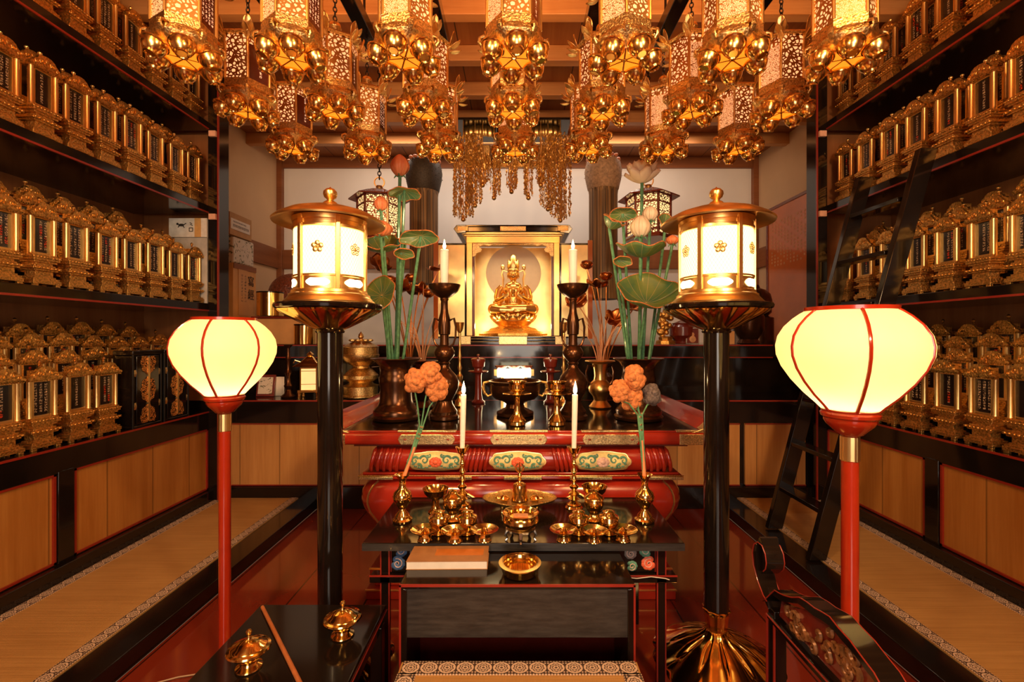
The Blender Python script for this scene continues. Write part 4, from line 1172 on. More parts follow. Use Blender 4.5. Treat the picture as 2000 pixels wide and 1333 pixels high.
pen = [(905, 262, 432, .20, 'outermost left, longest'), (928, 262, 405, .14, 'second from the left'), (943, 300, 365, .12, 'third from the left'), (965, 305, 390, .11, 'fourth from the left, short'), (999, 308, 378, .11, 'middle, shortest'),
       (1032, 305, 390, .11, 'fourth from the right, short'), (1056, 300, 365, .12, 'third from the right'), (1070, 262, 412, .15, 'second from the right'), (1094, 262, 434, .20, 'outermost right, longest')]
for i, (px, p0, p1, wd, lb) in enumerate(pen):
    Y = 3.93+.04*(i % 2); pendant(wx(px, Y), Y, wz(p0, Y), wz(p1, Y), wd, 'gold beaded pendant hanging over the shrine, %s' % lb, 60, i)

# silk tassel columns either side
def tassel(x, y, zt, zb, R0, label, mat2='weave'):
    t = thing('tassel_banner', label, 'tassel', (x, y, 0), group='netted silk tassels beside the shrine')
    L = .33
    hd = MB().lathe([(.02, zt), (R0*.6, zt-.02), (R0*.92, zt-.08), (R0, zt-.15), (R0*.98, zt-.22), (R0*.84, zt-L), (R0*.80, zt-L-.01)], 40)
    MB().lathe([(R0*.80, zt-L), (R0*.76, zt-L-.05), (R0*.76, zb)], 60, mod=lambda a, r, z: r*(1+.02*math.sin(23*a))).build('silk_strands', 'strands', t)
    g = MB()
    for i in range(16):
        a = i*2*PI/16; g.ell((R0*.82*math.cos(a), R0*.82*math.sin(a), zt-.045+.012*math.sin(5*a)), (.022, .022, .016), 8, 5)
    g.build('bead_collar', simple('rosy_beads', (.75, .28, .16), .3, .3), t)
    g = hd
    for k_ in range(9):
        for i in range(14):
            a = (i+.5*(k_ % 2))*2*PI/14; zz = zt-.07-.028*k_; r = R0*(.93+.08*math.sin(min(1, k_/5)*PI/2))-max(0, k_-5)*.009
            g.ell((r*math.cos(a), r*math.sin(a), zz), .0045, 6, 4)
    g.build('netted_head', mat2, t)
    g = MB(); g.tube([(0, 0, zt), (0, 0, CZ-.002)], .006, 6); g.build('cord', 'iron', t)
tassel(wx(828, 4.45), 4.45, 2.98, 1.75, .175, 'olive netted silk tassel column to the left of the shrine', simple('dark_net', (.05, .035, .025), 0, .6, var=.4, vs=90))
tassel(wx(1178, 4.4), 4.4, 2.98, 1.60, .175, 'pale netted silk tassel column to the right of the shrine', simple('pale_net', (.42, .27, .17), 0, .7, var=.3, vs=50))

# dark hexagonal lanterns on chains
def wood_lantern(x, y, zr, label, rot):
    t = thing('hexagonal_lantern', label, 'lantern', (x, y, zr), (0, 0, rot), group='dark wooden hexagonal hanging lanterns', scale=(1.22, 1.22, 1.1))
    def hx(r, z): return [(r*math.cos(R(60*i)), r*math.sin(R(60*i))) for i in range(6)], z
    def up(r, z, k_): return [(r*math.cos(R(15*i))*(1 if i % 4 == 0 else .90), r*math.sin(R(15*i))*(1 if i % 4 == 0 else .90)) for i in range(24)], z
    loft([hx(.150, -.355), hx(.155, -.345), hx(.150, -.33)]).build('base', 'redbrown', t, smooth=False)
    loft([hx(.03, 0), hx(.06, -.004), hx(.12, -.030), hx(.185, -.062), hx(.188, -.070), hx(.13, -.058)][::-1]).build('roof', 'redbrown', t, smooth=False)
    g = MB()
    for i in range(6): g.tube([(.132*math.cos(R(60*i)), .132*math.sin(R(60*i)), -.335), (.132*math.cos(R(60*i)), .132*math.sin(R(60*i)), -.05)], .008, 6)
    for z in (-.30, -.115, -.06, -.33):
        for i in range(6): g.tube([(.13*math.cos(R(60*i)), .13*math.sin(R(60*i)), z), (.13*math.cos(R(60*i+60)), .13*math.sin(R(60*i+60)), z)], .006, 6)
    g.build('frame', 'redbrown', t)
    inr = .13*math.cos(R(30))-.003
    for i in range(6):
        a = R(30+60*i); MB().box(-.058, .058, -.0015, .0015, -.332, -.06).build('lit_panel', 'fret_wood', t, (inr*math.cos(a), inr*math.sin(a), 0), (0, 0, a+PI/2), smooth=False)
    g = MB(); g.lathe([(.03, 0), (.018, .008), (.022, .018), (.018, .03), (.0, .034)], 14); g.tube([(.03*math.cos(w*PI/8), 0, .055+.035*math.sin(w*PI/8)) for w in range(16)], .004, 6, closed=True)
    g.build('top_ring', 'gold_leaf', t)
    g = MB(); z = .09
    while z < (CZ-zr)/1.1-.008:
        q = MB(); q.tube([(.010*math.cos(w*PI/4), 0, .017*math.sin(w*PI/4)) for w in range(8)], .0032, 5, closed=True)
        q.xf(Matrix.Translation((0, 0, z)) @ Matrix.Rotation((int(z*40) % 2)*PI/2, 4, 'Z')); g.merge(q); z += .026
    g.build('chain', 'iron', t)
wood_lantern(wx(741, 3.5), 3.5, wz(372, 3.5), 'dark wooden hexagonal lantern on a chain, behind the coral lotus buds', R(8))
wood_lantern(wx(1266, 3.5), 3.5, wz(370, 3.5), 'dark wooden hexagonal lantern behind the open cream lotus', R(-20))
# ================================================================ ON THE ALTAR
AT = .801          # altar top
def lathe_px(prof, Y, cx, zb=None):
    """profile given as measured (row, half width) pairs at depth Y"""
    return [(max(0, h)*Y/F, wz(p, Y)) for p, h in prof]
def at_base(py, z): return gy(py, z)
def bronze_vase(x, y, label):
    t = thing('bronze_vase', label, 'vase', (x, y, AT), group='large dark bronze vases on the altar')
    MB().lathe([(.105, 0), (.125, .004), (.130, .018), (.120, .028), (.122, .045), (.115, .060), (.098, .075), (.090, .095), (.086, .12), (.084, .16), (.090, .20), (.092, .225), (.086, .24), (.084, .265), (.088, .285), (.102, .306), (.125, .322), (.135, .326), (.133, .330), (.11, .325), (.085, .31), (.07, .28), (.06, .25), (0, .25)][:], 48).build('body', 'bronze', t)
    return t
VY2 = 2.50
VXL, VXR = wx(774, VY2), wx(1247, VY2)
bronze_vase(VXL, VY2, 'wide-mouthed dark bronze vase with coral lotus buds, left on the altar')
bronze_vase(VXR, VY2, 'wide-mouthed dark bronze vase with the open cream lotus, right on the altar')
VT = AT+.262
def stem_mesh(p0, p1, r=.0085, bend=.0):
    p0, p1 = Vector(p0), Vector(p1); mid = (p0+p1)/2+Vector((bend, 0, 0))
    g = MB(); g.tube(bez(p0, mid, p1, 12), [r]*13, 8); return g
def lleaf(t, r, at, tilt, yaw, cup=.35, squash=1.0):
    """round lotus leaf, cupped, with a wavy rim"""
    def fn(u, v):
        a = 2*PI*u; q = v*r*(1+.04*math.sin(5*a))
        return (q*math.cos(a), q*math.sin(a)*squash, cup*q*q/r+.05*r*v*v*math.sin(6*a+1))
    g = MB().grid(fn, 48, 8)
    o = g.build('leaf', 'leaf', t, at, solid=.003, ang=80)
    o.rotation_euler = (tilt, 0, yaw)
    g = MB(); g.tube([fn(i/48, 1.0) for i in range(48)], .0028, 5, closed=True); g.build('leaf_rim', 'peach', o)
    return o
def bud(t, at, r, h, mat, open_=0.0, tilt=0):
    o = None; g = MB()
    for layer, (n, k_) in enumerate(((4, .55), (5, .85), (6, 1.0))):
        for i in range(n):
            a = 2*PI*(i+.5*layer)/n
            def fn(u, v):
                x = (u-.5)*2; ww = r*.95*k_*math.sin(PI*(.10+.86*v))**.8
                rr = r*k_*(math.sin(PI*min(1, v*.92+.06))**.75)*(1-.25*x*x)+open_*v*v*r*2.2*k_
                return (rr*math.cos(a)-x*ww*math.sin(a), rr*math.sin(a)+x*ww*math.cos(a), h*v*(1-open_*.25*k_))
            g.grid(fn, 6, 9)
    o = g.build('petals', mat, t, at, (tilt, 0, 0), solid=.002, ang=80)
    return o
def open_lotus(t, at, r):
    g = MB()
    for (n, tilt, L_, wd, ph) in ((6, 74, .82, .40, 0), (7, 52, .95, .42, .5), (8, 28, 1.05, .40, .2), (6, 8, .95, .34, .6)):
        for i in range(n):
            a = 2*PI*(i+ph)/n
            def fn(u, v):
                x = (u-.5)*2; ww = r*wd*math.sin(PI*(.06+.88*v))**.75
                e = R(tilt)+v*.55; q = r*L_*v
                rr = q*math.cos(e-v*.3)*1.0-.10*r*x*x; zz = q*math.sin(e-v*.15)+.10*r*x*x
                return (rr*math.cos(a)-x*ww*math.sin(a), rr*math.sin(a)+x*ww*math.cos(a), zz)
            g.grid(fn, 6, 8)
    return g.build('petals', 'cream', t, at, solid=.002, ang=80)
def lotus_stem(label, base, top, what, side, Y=None, **kw):
    """one artificial lotus stem; base and top given in world coordinates"""
    nm = {'leaf': 'lotus_leaf_stem', 'bud': 'lotus_bud_stem', 'flower': 'lotus_flower_stem'}[what]
    t = thing(nm, label, 'artificial lotus', base, group='painted lotus stems in the %s bronze vase' % side)
    d = Vector(top)-Vector(base)
    stem_mesh((0, 0, 0), d, kw.get('sr', .008), kw.get('bend', 0)).build('stem', 'stem', t)
    if what == 'leaf': lleaf(t, kw['r'], d, kw.get('tilt', 0), kw.get('yaw', 0), kw.get('cup', .35), kw.get('sq', 1))
    elif what == 'flower': open_lotus(t, d, kw['r'])
    else:
        bud(t, d, kw['r'], kw['h'], kw['mat'], kw.get('open_', 0), kw.get('tilt', 0))
        g = MB()
        for i in range(4):
            a = i*PI/2
            g.tube([(0, 0, -.005), (kw['r']*.5*math.cos(a), kw['r']*.5*math.sin(a), .004), (kw['r']*.75*math.cos(a), kw['r']*.75*math.sin(a), -.012)], [.006, .007, .002], 6, flat=.6)
        g.build('sepals', 'stem', t, d)
    return t
def W(px, py, Y): return (wx(px, Y), Y, wz(py, Y))
def B(px, side, k_=0):                    # foot of a stem inside a vase
    x = (VXL if side == 'left' else VXR)
    return (x+max(-.05, min(.05, (px-(774 if side == 'left' else 1247))*.0016)), VY2+.02*math.sin(k_*2.4), VT)
L = [ # left vase
 ('tall coral lotus bud, highest in the left vase', 772, 'bud', (781, 344, 2.50), dict(r=.042, h=.115, mat='coral', sr=.009)),
 ('small coral lotus bud low before the dark hexagonal lantern, left vase', 762, 'bud', (744, 412, 2.42), dict(r=.030, h=.075, mat='coral')),
 ('round opening coral lotus bud beside the gold lantern roof, left vase', 758, 'bud', (744, 462, 2.36), dict(r=.050, h=.080, mat='coral')),
 ('folded green lotus leaf just under the tall coral bud', 775, 'leaf', (790, 372, 2.48), dict(r=.085, tilt=R(-25), yaw=R(20), cup=-.3, sq=.6)),
 ('pale green lotus leaf spreading right toward the tall candle, left vase', 792, 'leaf', (822, 462, 2.42), dict(r=.105, tilt=R(-62), yaw=R(-8), cup=-.35, sq=.42)),
 ('dark green lotus leaf behind the gold lantern, left vase', 750, 'leaf', (748, 492, 2.52), dict(r=.115, tilt=R(28), yaw=0, cup=.5)),
 ('large facing lotus leaf with pink veins low in the left vase', 752, 'leaf', (746, 578, 2.36), dict(r=.098, tilt=R(72), yaw=R(-25), cup=.25)),
 ('folded pinkish lotus leaf hanging between the stems, left vase', 778, 'leaf', (783, 494, 2.44), dict(r=.055, tilt=R(-75), yaw=R(35), cup=-.9, sq=.5)),
 ('small green lotus leaf left of the folded leaves, left vase', 764, 'leaf', (792, 468, 2.52), dict(r=.05, tilt=R(40), yaw=0, cup=.5)),
]
Rr = [
 ('fully open cream lotus flower, highest in the right vase', 1250, 'flower', (1254, 358, 2.50), dict(r=.112, sr=.009)),
 ('smaller closed cream lotus bud, upper of the two in the right vase', 1262, 'bud', (1270, 432, 2.42), dict(r=.034, h=.078, mat='cream')),
 ('larger closed cream lotus bud, lower of the two in the right vase', 1248, 'bud', (1251, 464, 2.38), dict(r=.044, h=.112, mat='cream')),
 ('green lotus leaf pointing left, topmost leaf of the right vase', 1228, 'leaf', (1216, 418, 2.46), dict(r=.072, tilt=R(-70), yaw=R(-6), cup=-.5, sq=.5)),
 ('cupped dark green lotus leaf, leftmost of the right vase', 1215, 'leaf', (1190, 446, 2.44), dict(r=.062, tilt=R(35), yaw=R(50), cup=.8)),
 ('broad bowl shaped lotus leaf under the cream buds, right vase', 1245, 'leaf', (1252, 503, 2.40), dict(r=.125, tilt=R(10), yaw=0, cup=.55)),
 ('large facing lotus leaf with curled front rim, lowest in right vase', 1246, 'leaf', (1262, 592, 2.34), dict(r=.150, tilt=R(38), yaw=0, cup=.55)),
 ('small green lotus leaf beside the gold lantern roof, right vase', 1275, 'leaf', (1300, 438, 2.52), dict(r=.055, tilt=R(60), yaw=R(20), cup=.4)),
 ('curled orange edged lotus leaf tucked low left in the right vase', 1222, 'leaf', (1208, 508, 2.40), dict(r=.055, tilt=R(-70), yaw=R(20), cup=-.8, sq=.5)),
 ('orange lotus seed bud beside the gold lantern brim, right vase', 1282, 'bud', (1313, 478, 2.46), dict(r=.028, h=.05, mat='coral')),
]
for i, (lb, bp, wh, (px, py, Y), kw) in enumerate(L): lotus_stem(lb, B(bp, 'left', i), W(px, py, Y), wh, 'left', **kw)
for i, (lb, bp, wh, (px, py, Y), kw) in enumerate(Rr): lotus_stem(lb, B(bp, 'right', i), W(px, py, Y), wh, 'right', **kw)

def candle(x, y, z, h, r, label, group, lean=0):
    t = thing('candle', label, 'candle', (x, y, z), (0, lean, 0), group=group)
    MB().lathe([(r*.85, 0), (r, h*.5), (r*1.05, h-.004), (r*.9, h), (0, h-.002)], 20).build('wax', 'wax', t)
    g = MB(); g.tube([(0, 0, h-.003), (.001, 0, h+.007)], .0010, 5); g.build('wick', 'ink', t)
    MB().lathe([(0, h+.001), (.0050, h+.006), (.0085, h+.015), (.0075, h+.026), (.0035, h+.042), (0, h+.056)], 12).build('flame', 'flame', t)
    light('candle_light', 'POINT', (x+lean*h, y, z+h+.03), 2.2, (1, .62, .26), radius=.012)
def tall_stand(x, y, label):
    t = thing('tall_candlestand', label, 'candlestand', (x, y, AT), group='tall dark bronze candlestands on the altar')
    MB().lathe([(.070, 0), (.078, .004), (.078, .02), (.068, .028), (.070, .045), (.058, .062), (.045, .085), (.042, .10), (.058, .13), (.076, .165), (.080, .20), (.066, .235), (.040, .262), (.028, .278), (.026, .295), (.032, .302), (.026, .31), (.040, .325), (.054, .345), (.056, .365), (.044, .388), (.026, .402), (.024, .42), (.024, .455), (.031, .460), (.034, .50), (.031, .545), (.022, .575), (.019, .60), (.019, .64), (.024, .648), (.022, .655), (.045, .668), (.072, .690), (.084, .712), (.088, .728), (.084, .730), (.075, .715), (.02, .705), (0, .705)], 36).build('stand', 'bronze', t)
    for s in (-1, 1):
        g = MB(); g.tube([(s*.030, 0, .535), (s*.052, 0, .545), (s*.062, 0, .50), (s*.060, 0, .44), (s*.048, 0, .405), (s*.035, 0, .395)], [.006, .007, .006, .005, .006, .008], 8)
        g.build('handle', 'bronze', t)
CSY = 2.50
for px, side in ((868, 'left'), (1119, 'right')):
    x = wx(px, CSY); tall_stand(x, CSY, 'tall dark bronze candlestand with a wide dish, %s of the shrine' % side)
    candle(x, CSY, AT+.706, wz(488, CSY)-AT-.706, .0225, 'thick white lit candle on the %s tall bronze candlestand' % side, 'candles on the tall bronze stands')
def slim_stick(x, y, z, h, label, group, mat='gold'):
    t = thing('candlestick', label, 'candlestick', (x, y, z), group=group)
    p = [(.034, 0), (.037, .01), (.030, .04), (.030, .06), (.018, .09), (.013, .11), (.013, .13), (.024, .15), (.018, .165), (.013, .18), (.020, .22), (.026, .245), (.014, .27), (.009, .29), (.018, .33), (.020, .36), (.010, .39), (.008, .42), (.014, .46), (.009, .50), (.008, .55), (.013, .59), (.008, .63), (.007, .70), (.011, .73), (.007, .76), (.006, .82), (.010, .85), (.008, .87), (.020, .91), (.026, .97), (.030, 1.0), (.025, .99), (.0, .95)]
    MB().lathe([(r, q*h) for r, q in p], 28).build('stick', mat, t)
for px, side in ((898, 'left'), (1101, 'right')):
    slim_stick(wx(px, 2.95), 2.95, AT, wz(630, 2.95)-AT, 'slender turned brass candlestick without candle, %s behind the tall bronze stand' % side, 'slender candlesticks on the altar', 'gold_satin')

# bronze incense burner in the centre
cY = 2.62; cx_ = wx(1006, cY)
t = thing('incense_burner', 'wide dark bronze incense burner with side handles at the altar centre', 'incense burner', (cx_, cY, AT))
MB().lathe([(.085, 0), (.105, .003), (.105, .02), (.085, .03), (.055, .045), (.05, .065), (.075, .082), (.115, .095), (.138, .12), (.145, .15), (.142, .178), (.150, .186), (.152, .196), (.140, .198), (.128, .185), (.12, .15), (0, .14)], 40).build('bowl', 'bronze', t)
for s in (-1, 1):
    g = MB(); g.tube([(s*.143, 0, .190), (s*.175, 0, .185), (s*.182, 0, .155), (s*.172, 0, .125), (s*.155, 0, .108), (s*.135, 0, .115)], [.007, .009, .010, .009, .007, .006], 8); g.build('handle', 'carved', t)
for px, by, side in ((1010, 838, 'middle'), (1088, 838, 'right')):
    Y = 2.33; x = wx(px, Y)
    t = thing('stemmed_offering_cup', 'brass footed cup with a flat disc under its bowl, %s of the altar front' % side, 'cup', (x, Y, AT), group='brass footed cups on the altar front')
    MB().lathe([(.040, 0), (.043, .004), (.040, .018), (.044, .022), (.036, .036), (.023, .052), (.017, .07), (.015, .10), (.017, .14), (.021, .148), (.070, .156), (.074, .160), (.07, .162), (.022, .158), (.022, .166), (.038, .176), (.043, .19), (.041, .208), (.046, .218), (.050, .220), (.046, .219), (.038, .20), (0, .185)], 36, mod=lambda a, r, z: r*(1+.03*math.sin(12*a)) if .02 < z < .15 else r).build('cup', 'gold', t)
for px, side in ((934, 'left'), (1075, 'right')):
    Y = 3.1; x = wx(px, Y)
    t = thing('lidded_goblet', 'reddish lacquered lidded goblet on a tall foot, %s of the small glowing lamp' % side, 'goblet', (x, Y, AT), group='reddish lidded goblets behind the incense burner')
    MB().lathe([(.045, 0), (.048, .01), (.030, .025), (.024, .06), (.022, .185), (.026, .20), (.066, .208), (.070, .214), (.064, .218), (.03, .22), (.028, .232), (.042, .245), (.046, .27), (.05, .29), (.048, .296), (.030, .302), (0, .304)], 32).build('goblet', 'redbrown', t)
    MB().lathe([(.006, .30), (.006, .315), (.012, .318), (.010, .326), (0, .328)], 12).build('lid_knob', 'redbrown', t)

# glowing lamp and items on the first step of the platform
P1 = .778; P2 = 1.178
Y = 3.46; x = wx(1004, Y)
t = thing('offering_lamp', 'small glowing white T-shaped altar lamp with three dark dishes on top', 'lamp', (x, Y, P1))
g = MB(); g.prism([(-.075, .02), (-.075, .165), (-.125, .165), (-.125, .225), (.125, .225), (.125, .165), (.075, .165), (.075, .02), (.03, .02), (.03, .06), (0, .075), (-.03, .06), (-.03, .02)], -.03, .03)
g.build('glowing_body', 'glow_white', t)
g = MB()
for s in (-1, 1): g.box(s*.076, s*.098, -.032, .032, .0, .165); g.box(s*.126, s*.150, -.032, .032, .175, .225)
g.box(-.11, .11, -.035, .035, 0, .018)
g.build('gilt_frame', 'gold_satin', t, bevel=.002)
g = MB()
for i in (-1, 0, 1): g.lathe([(.02, .225), (.045, .240), (.052, .250), (.045, .247), (0, .238)], 20, (i*.095, 0, 0))
g.build('dishes', 'redbrown', t)
light('offering_lamp_glow', 'POINT', (x, Y-.08, P1+.15), 1.0, BULB, radius=.05)

def stalk_vase(x, y, z, label, glab, side):
    t = thing('handled_vase', label, 'vase', (x, y, z), group='gilt bronze handled vases with dried stalks')
    MB().lathe([(.065, 0), (.07, .008), (.052, .03), (.040, .045), (.046, .07), (.070, .10), (.074, .125), (.060, .155), (.040, .175), (.036, .20), (.040, .24), (.050, .275), (.085, .288), (.095, .292), (.09, .297), (.045, .290), (.03, .25), (0, .24)], 32).build('vase', 'gold_satin' if side == 'right' else 'bronze', t)
    for s in (-1, 1):
        g = MB(); g.tube([(s*.045, 0, .255), (s*.075, 0, .265), (s*.088, 0, .225), (s*.080, 0, .17), (s*.062, 0, .145)], .007, 8); g.build('handle', 'bronze', t)
    q = random.Random(3 if side == 'left' else 5)
    g = MB()
    for i in range(16):
        a = q.uniform(-1, 1); hgt = q.uniform(.28, .62) if abs(a) < .25 else q.uniform(.18, .34)
        dx = a*.16*(hgt/.3 if abs(a) > .25 else .25); dy = q.uniform(-.03, .03)
        g.tube(bez((a*.012, dy*.3, .245), (a*.03, dy, .245+hgt*.7), (dx, dy, .245+hgt), 8), [.0035-.0022*i_/8 for i_ in range(9)], 5)
    o = g.build('dried_stalks', 'stalk', loc=(x, y, z)); tag(o, glab, 'dried stalks', 'bundles of dried stalks')
stalk_vase(wx(826, 2.9), 2.9, AT, 'dark handled vase holding pale dried stalks, behind the left bronze vase', 'pale dried stalks fanning out, left of the shrine', 'left')
stalk_vase(wx(1172, 2.9), 2.9, AT, 'gilt handled vase holding dried stalks, between right candlestand and right bronze vase', 'dried stalks standing upright, right of the shrine', 'right')

# bronze-gilt everlasting lotus sprays behind the vases
def gilt_lotus(x, y, z, label, side, seed):
    q = random.Random(seed)
    t = thing('gilt_lotus_spray', label, 'ornament', (x, y, z), group='copper coloured metal lotus sprays')
    MB().lathe([(.09, 0), (.09, .02), (.05, .04), (.05, .08), (.08, .12), (.07, .16), (.03, .19), (.03, .21), (0, .2)], 28).build('pot', 'bronze', t)
    for i in range(7):
        a = (i-3)*.10+q.uniform(-.03, .03); hgt = q.uniform(.35, .85); dx = (i-3)*.075; dy = q.uniform(-.06, .06)
        g = MB(); g.tube(bez((0, 0, .19), (dx*.3, dy, .19+hgt*.6), (dx, dy, .19+hgt), 8), .005, 6); g.build('metal_stem', 'copper', t)
        p = (dx, dy, .19+hgt)
        if i % 2: bud(t, p, .038, .07, 'copper', .35)
        else:
            def fn(u, v):
                an = 2*PI*u; rr = .085*v*(1+.07*math.sin(6*an)); return (rr*math.cos(an), rr*math.sin(an), .4*rr*rr/.085+.008*v*math.sin(6*an))
            o = MB().grid(fn, 30, 6).build('metal_leaf', 'copper', t, p, (q.uniform(-.9, 1.1), q.uniform(-.4, .4), 0), solid=.003, ang=80)
gilt_lotus(wx(800, 3.6), 3.6, P1, 'copper coloured metal lotus spray left of the shrine doors', 'left', 2)
gilt_lotus(wx(1182, 3.6), 3.6, P1, 'copper coloured metal lotus spray right of the shrine doors', 'right', 9)

Y = 3.58; x = wx(705, Y)
t = thing('brass_urn', 'ornate chased brass urn with a lid beside the left bronze vase', 'urn', (x, Y, P1))
MB().lathe([(.125, 0), (.135, .006), (.135, .018), (.128, .022), (.128, .085), (.135, .09), (.10, .10), (.085, .115), (.105, .13), (.13, .145), (.13, .17), (.105, .195), (.085, .215), (.065, .225), (.06, .24), (.09, .255), (.125, .285), (.138, .32), (.138, .33), (.132, .333), (.132, .385), (.137, .39), (.12, .40), (.07, .425), (.03, .435), (0, .437)], 48).build('body', 'carved_fine', t)
g = MB(); g.lathe([(.015, .43), (.012, .45), (.022, .465), (.018, .485), (.006, .50), (0, .51)], 14)
for i in range(8):
    a = i*PI/4; g.ell((.07*math.cos(a), .07*math.sin(a), .44), (.028, .028, .012), 8, 5)
g.build('lid_ornament', 'carved_fine', t)
g = MB(); g.tube([(.10, -.05, .235), (.16, -.05, .24), (.17, -.05, .16), (.165, -.05, .05), (.15, -.05, .01)], .003, 6); g.build('side_hook', 'silver', t)

Y = 3.55; x = wx(606, Y)
t = thing('square_brass_lantern', 'small square brass lantern with lit paper sides, left of the black lantern post', 'lantern', (x, Y, P1), (0, 0, R(12)))
g = MB(); g.box(-.075, .075, -.075, .075, .045, .065)
for sx in (-1, 1):
    for sy in (-1, 1): g.lathe([(.016, 0), (.012, .02), (.018, .045)], 10, (sx*.065, sy*.065, 0))
g.build('foot', 'gold', t, bevel=.002)
MB().box(-.055, .055, -.055, .055, .065, .225).build('lit_paper', simple('warm_lit_paper', (.8, .6, .35), 0, .6, emit=(1, .55, .2), es=.75), t)
g = MB()
for sx in (-1, 1):
    for sy in (-1, 1): g.box(sx*.060, sx*.052, sy*.060, sy*.052, .065, .23)
g.box(-.06, .06, -.06, .06, .225, .235); g.box(-.058, .058, -.0575, -.055, .105, .109); g.box(-.058, .058, -.0575, -.055, .205, .209)
g.build('frame', 'gold', t)
loft([(rrect(.105, .105, .01, 2), .243), (rrect(.10, .10, .01, 2), .25), (rrect(.06, .06, .01, 2), .275), (rrect(.03, .03, .01, 2), .31), (rrect(.02, .02, .01, 2), .32)]).build('roof', 'gold', t)
g = MB(); g.lathe([(.02, .318), (.028, .33), (.015, .345), (.0, .355)], 12); g.tube([(-.07, 0, .27), (-.11, 0, .285), (-.12, 0, .265)], .006, 6); g.tube([(.07, 0, .27), (.11, 0, .285), (.12, 0, .265)], .006, 6)
g.build('roof_ornament', 'gold', t)
t = thing('dark_turned_stand', 'thin dark turned bronze stand between the left red lantern and the brass lantern', 'stand', (wx(563, 3.55), 3.55, P1))
MB().lathe([(.05, 0), (.055, .01), (.03, .03), (.02, .06), (.032, .09), (.018, .12), (.014, .16), (.026, .19), (.014, .22), (.012, .27), (.022, .30), (.012, .33), (.012, .38), (.03, .40), (.034, .405), (0, .40)], 24).build('stand', 'bronze', t)
t = thing('picture_stand', 'small framed blue and white picture behind the left red lantern', 'picture', (wx(518, 3.6), 3.6, P1))
MB().box(-.07, .07, -.008, .008, .0, .17).build('frame', 'redbrown', t, (0, 0, 0), (R(-10), 0, 0), bevel=.002)
MB().box(-.055, .055, -.012, -.0085, .02, .15).build('picture', 'brocade', t, (0, 0, 0), (R(-10), 0, 0))
def bent(u, v): return ((u-.5)*.10, .02*math.sin(u*2.4), v*.15)
tag(MB().grid(bent, 8, 2).build('paper_card', 'paper', None, (wx(541, 3.62), 3.62, P1+.001), solid=.002), 'curved white card standing between the small picture and the dark stand', 'card')

# ---- upper step: left side, boxes and gilt drums
t = thing('wooden_chest', 'low brown wooden chest under the gilt drums, left end of the platform', 'chest', (-2.06, 4.25, P2))
MB().box(-.27, .27, -.2, .2, 0, .225).build('body', 'boxwood', t, bevel=.004); MB().box(-.28, .28, -.21, .21, .225, .245).build('lid', 'redbrown', t, bevel=.003)
def drum(px, py0, py1, hw, Y, label):
    t = thing('gilt_drum', label, 'drum', (wx(px, Y), Y, wz(py1, Y))); h_ = wz(py0, Y)-wz(py1, Y); r = hw*Y/F
    MB().lathe([(r*.96, 0), (r, .004), (r, h_-.012), (r*.97, h_-.01)], 40).build('shell', 'gold', t)
    MB().lathe([(r*.97, h_-.012), (r*1.02, h_-.010), (r*1.02, h_), (0, h_+.004)], 40).build('cover', 'black', t)
    o = t; o['group'] = 'polished gilt drums on the platform'; return t
drum(528, 571, 618.3, 24, 4.12, 'polished gilt drum with a black cover standing on the wooden chest')
a = drum(596, 632, 671.5, 20, 3.99, 'low polished gilt drum behind the black post of the left gold lantern'); a.location.z = P2
t = thing('wooden_fish_drum', 'round dark wooden fish drum behind the left gold lantern', 'wooden drum', (wx(572, 4.78), 4.78, P2))
g = MB(); g.ell((0, 0, .50), (.24, .19, .22), 24, 16); g.build('drum_body', 'carved_wood', t)
g = MB(); g.lathe([(.2, 0), (.21, .03), (.17, .06), (.16, .22), (.19, .28), (.12, .31), (0, .29)], 28); g.build('cushion_stand', 'redbrown', t)
# stack beyond the left post
bx_ = -2.46; by = 4.33
t = thing('calligraphy_box', 'upright pale wooden box with brush-written characters beyond the left post', 'box', (-2.52, 4.09, P2), (0, 0, PI/2))
MB().box(-.17, .17, -.10, .12, 0, .70).build('box', 'boxwood', t, bevel=.003)
MB().box(-.168, .168, -.106, -.1, .655, .70).build('dark_top_strip', 'trim_wood', t)
g = MB(); pts = [(-.165, 0), (.165, 0), (.165, .17)]+[(.165-.33*i/8, .17+.035*math.sin(PI*i/8)) for i in range(1, 9)]
g.prism(pts, -.107, -.1005); g.build('brown_base_patch', 'trim_wood', t)
MB().box(-.1705, -.169, -.1, .12, .145, .155).build('seam', 'trim_wood', t)
g = MB().box(-.10, .03, -.1045, -.1008, 0, .40).build('written_strip', 'box_marks', t, (.0, 0, .255))
def lettering(txt, size, loc, parent, mat='ink', rot=(PI/2, 0, 0)):
    c = bpy.data.curves.new('lettering', 'FONT'); c.body = txt; c.size = size; c.extrude = .0008; c.align_x = 'CENTER'; c.align_y = 'CENTER'
    o = bpy.data.objects.new('lettering', c); COL.objects.link(o); me = bpy.data.meshes.new_from_object(o); bpy.data.objects.remove(o)
    o = bpy.data.objects.new('lettering', me); COL.objects.link(o); me.materials.clear(); me.materials.append(MT[mat]); o.parent = parent; o.location = loc; o.rotation_euler = rot; return o
lettering('寫', .10, (.088, -.103, .56), t); lettering('經', .10, (.088, -.103, .44), t)
t = tag(MB().box(-.13, .10, -.18, .13, 0, .225).build('wrapped_bundle', 'brocade', None, (-2.52, 4.10, P2+.702), bevel=.012), 'bundle wrapped in patterned white cloth on the calligraphy box', 'bundle')
t = thing('cardboard_carton', 'brown cardboard carton with a printed label, topmost of the stack beyond left post', 'carton', (-2.52, 4.02, P2+.93), (0, 0, PI/2))
MB().box(-.16, .155, -.11, .12, 0, .19).build('carton', 'card', t, bevel=.003)
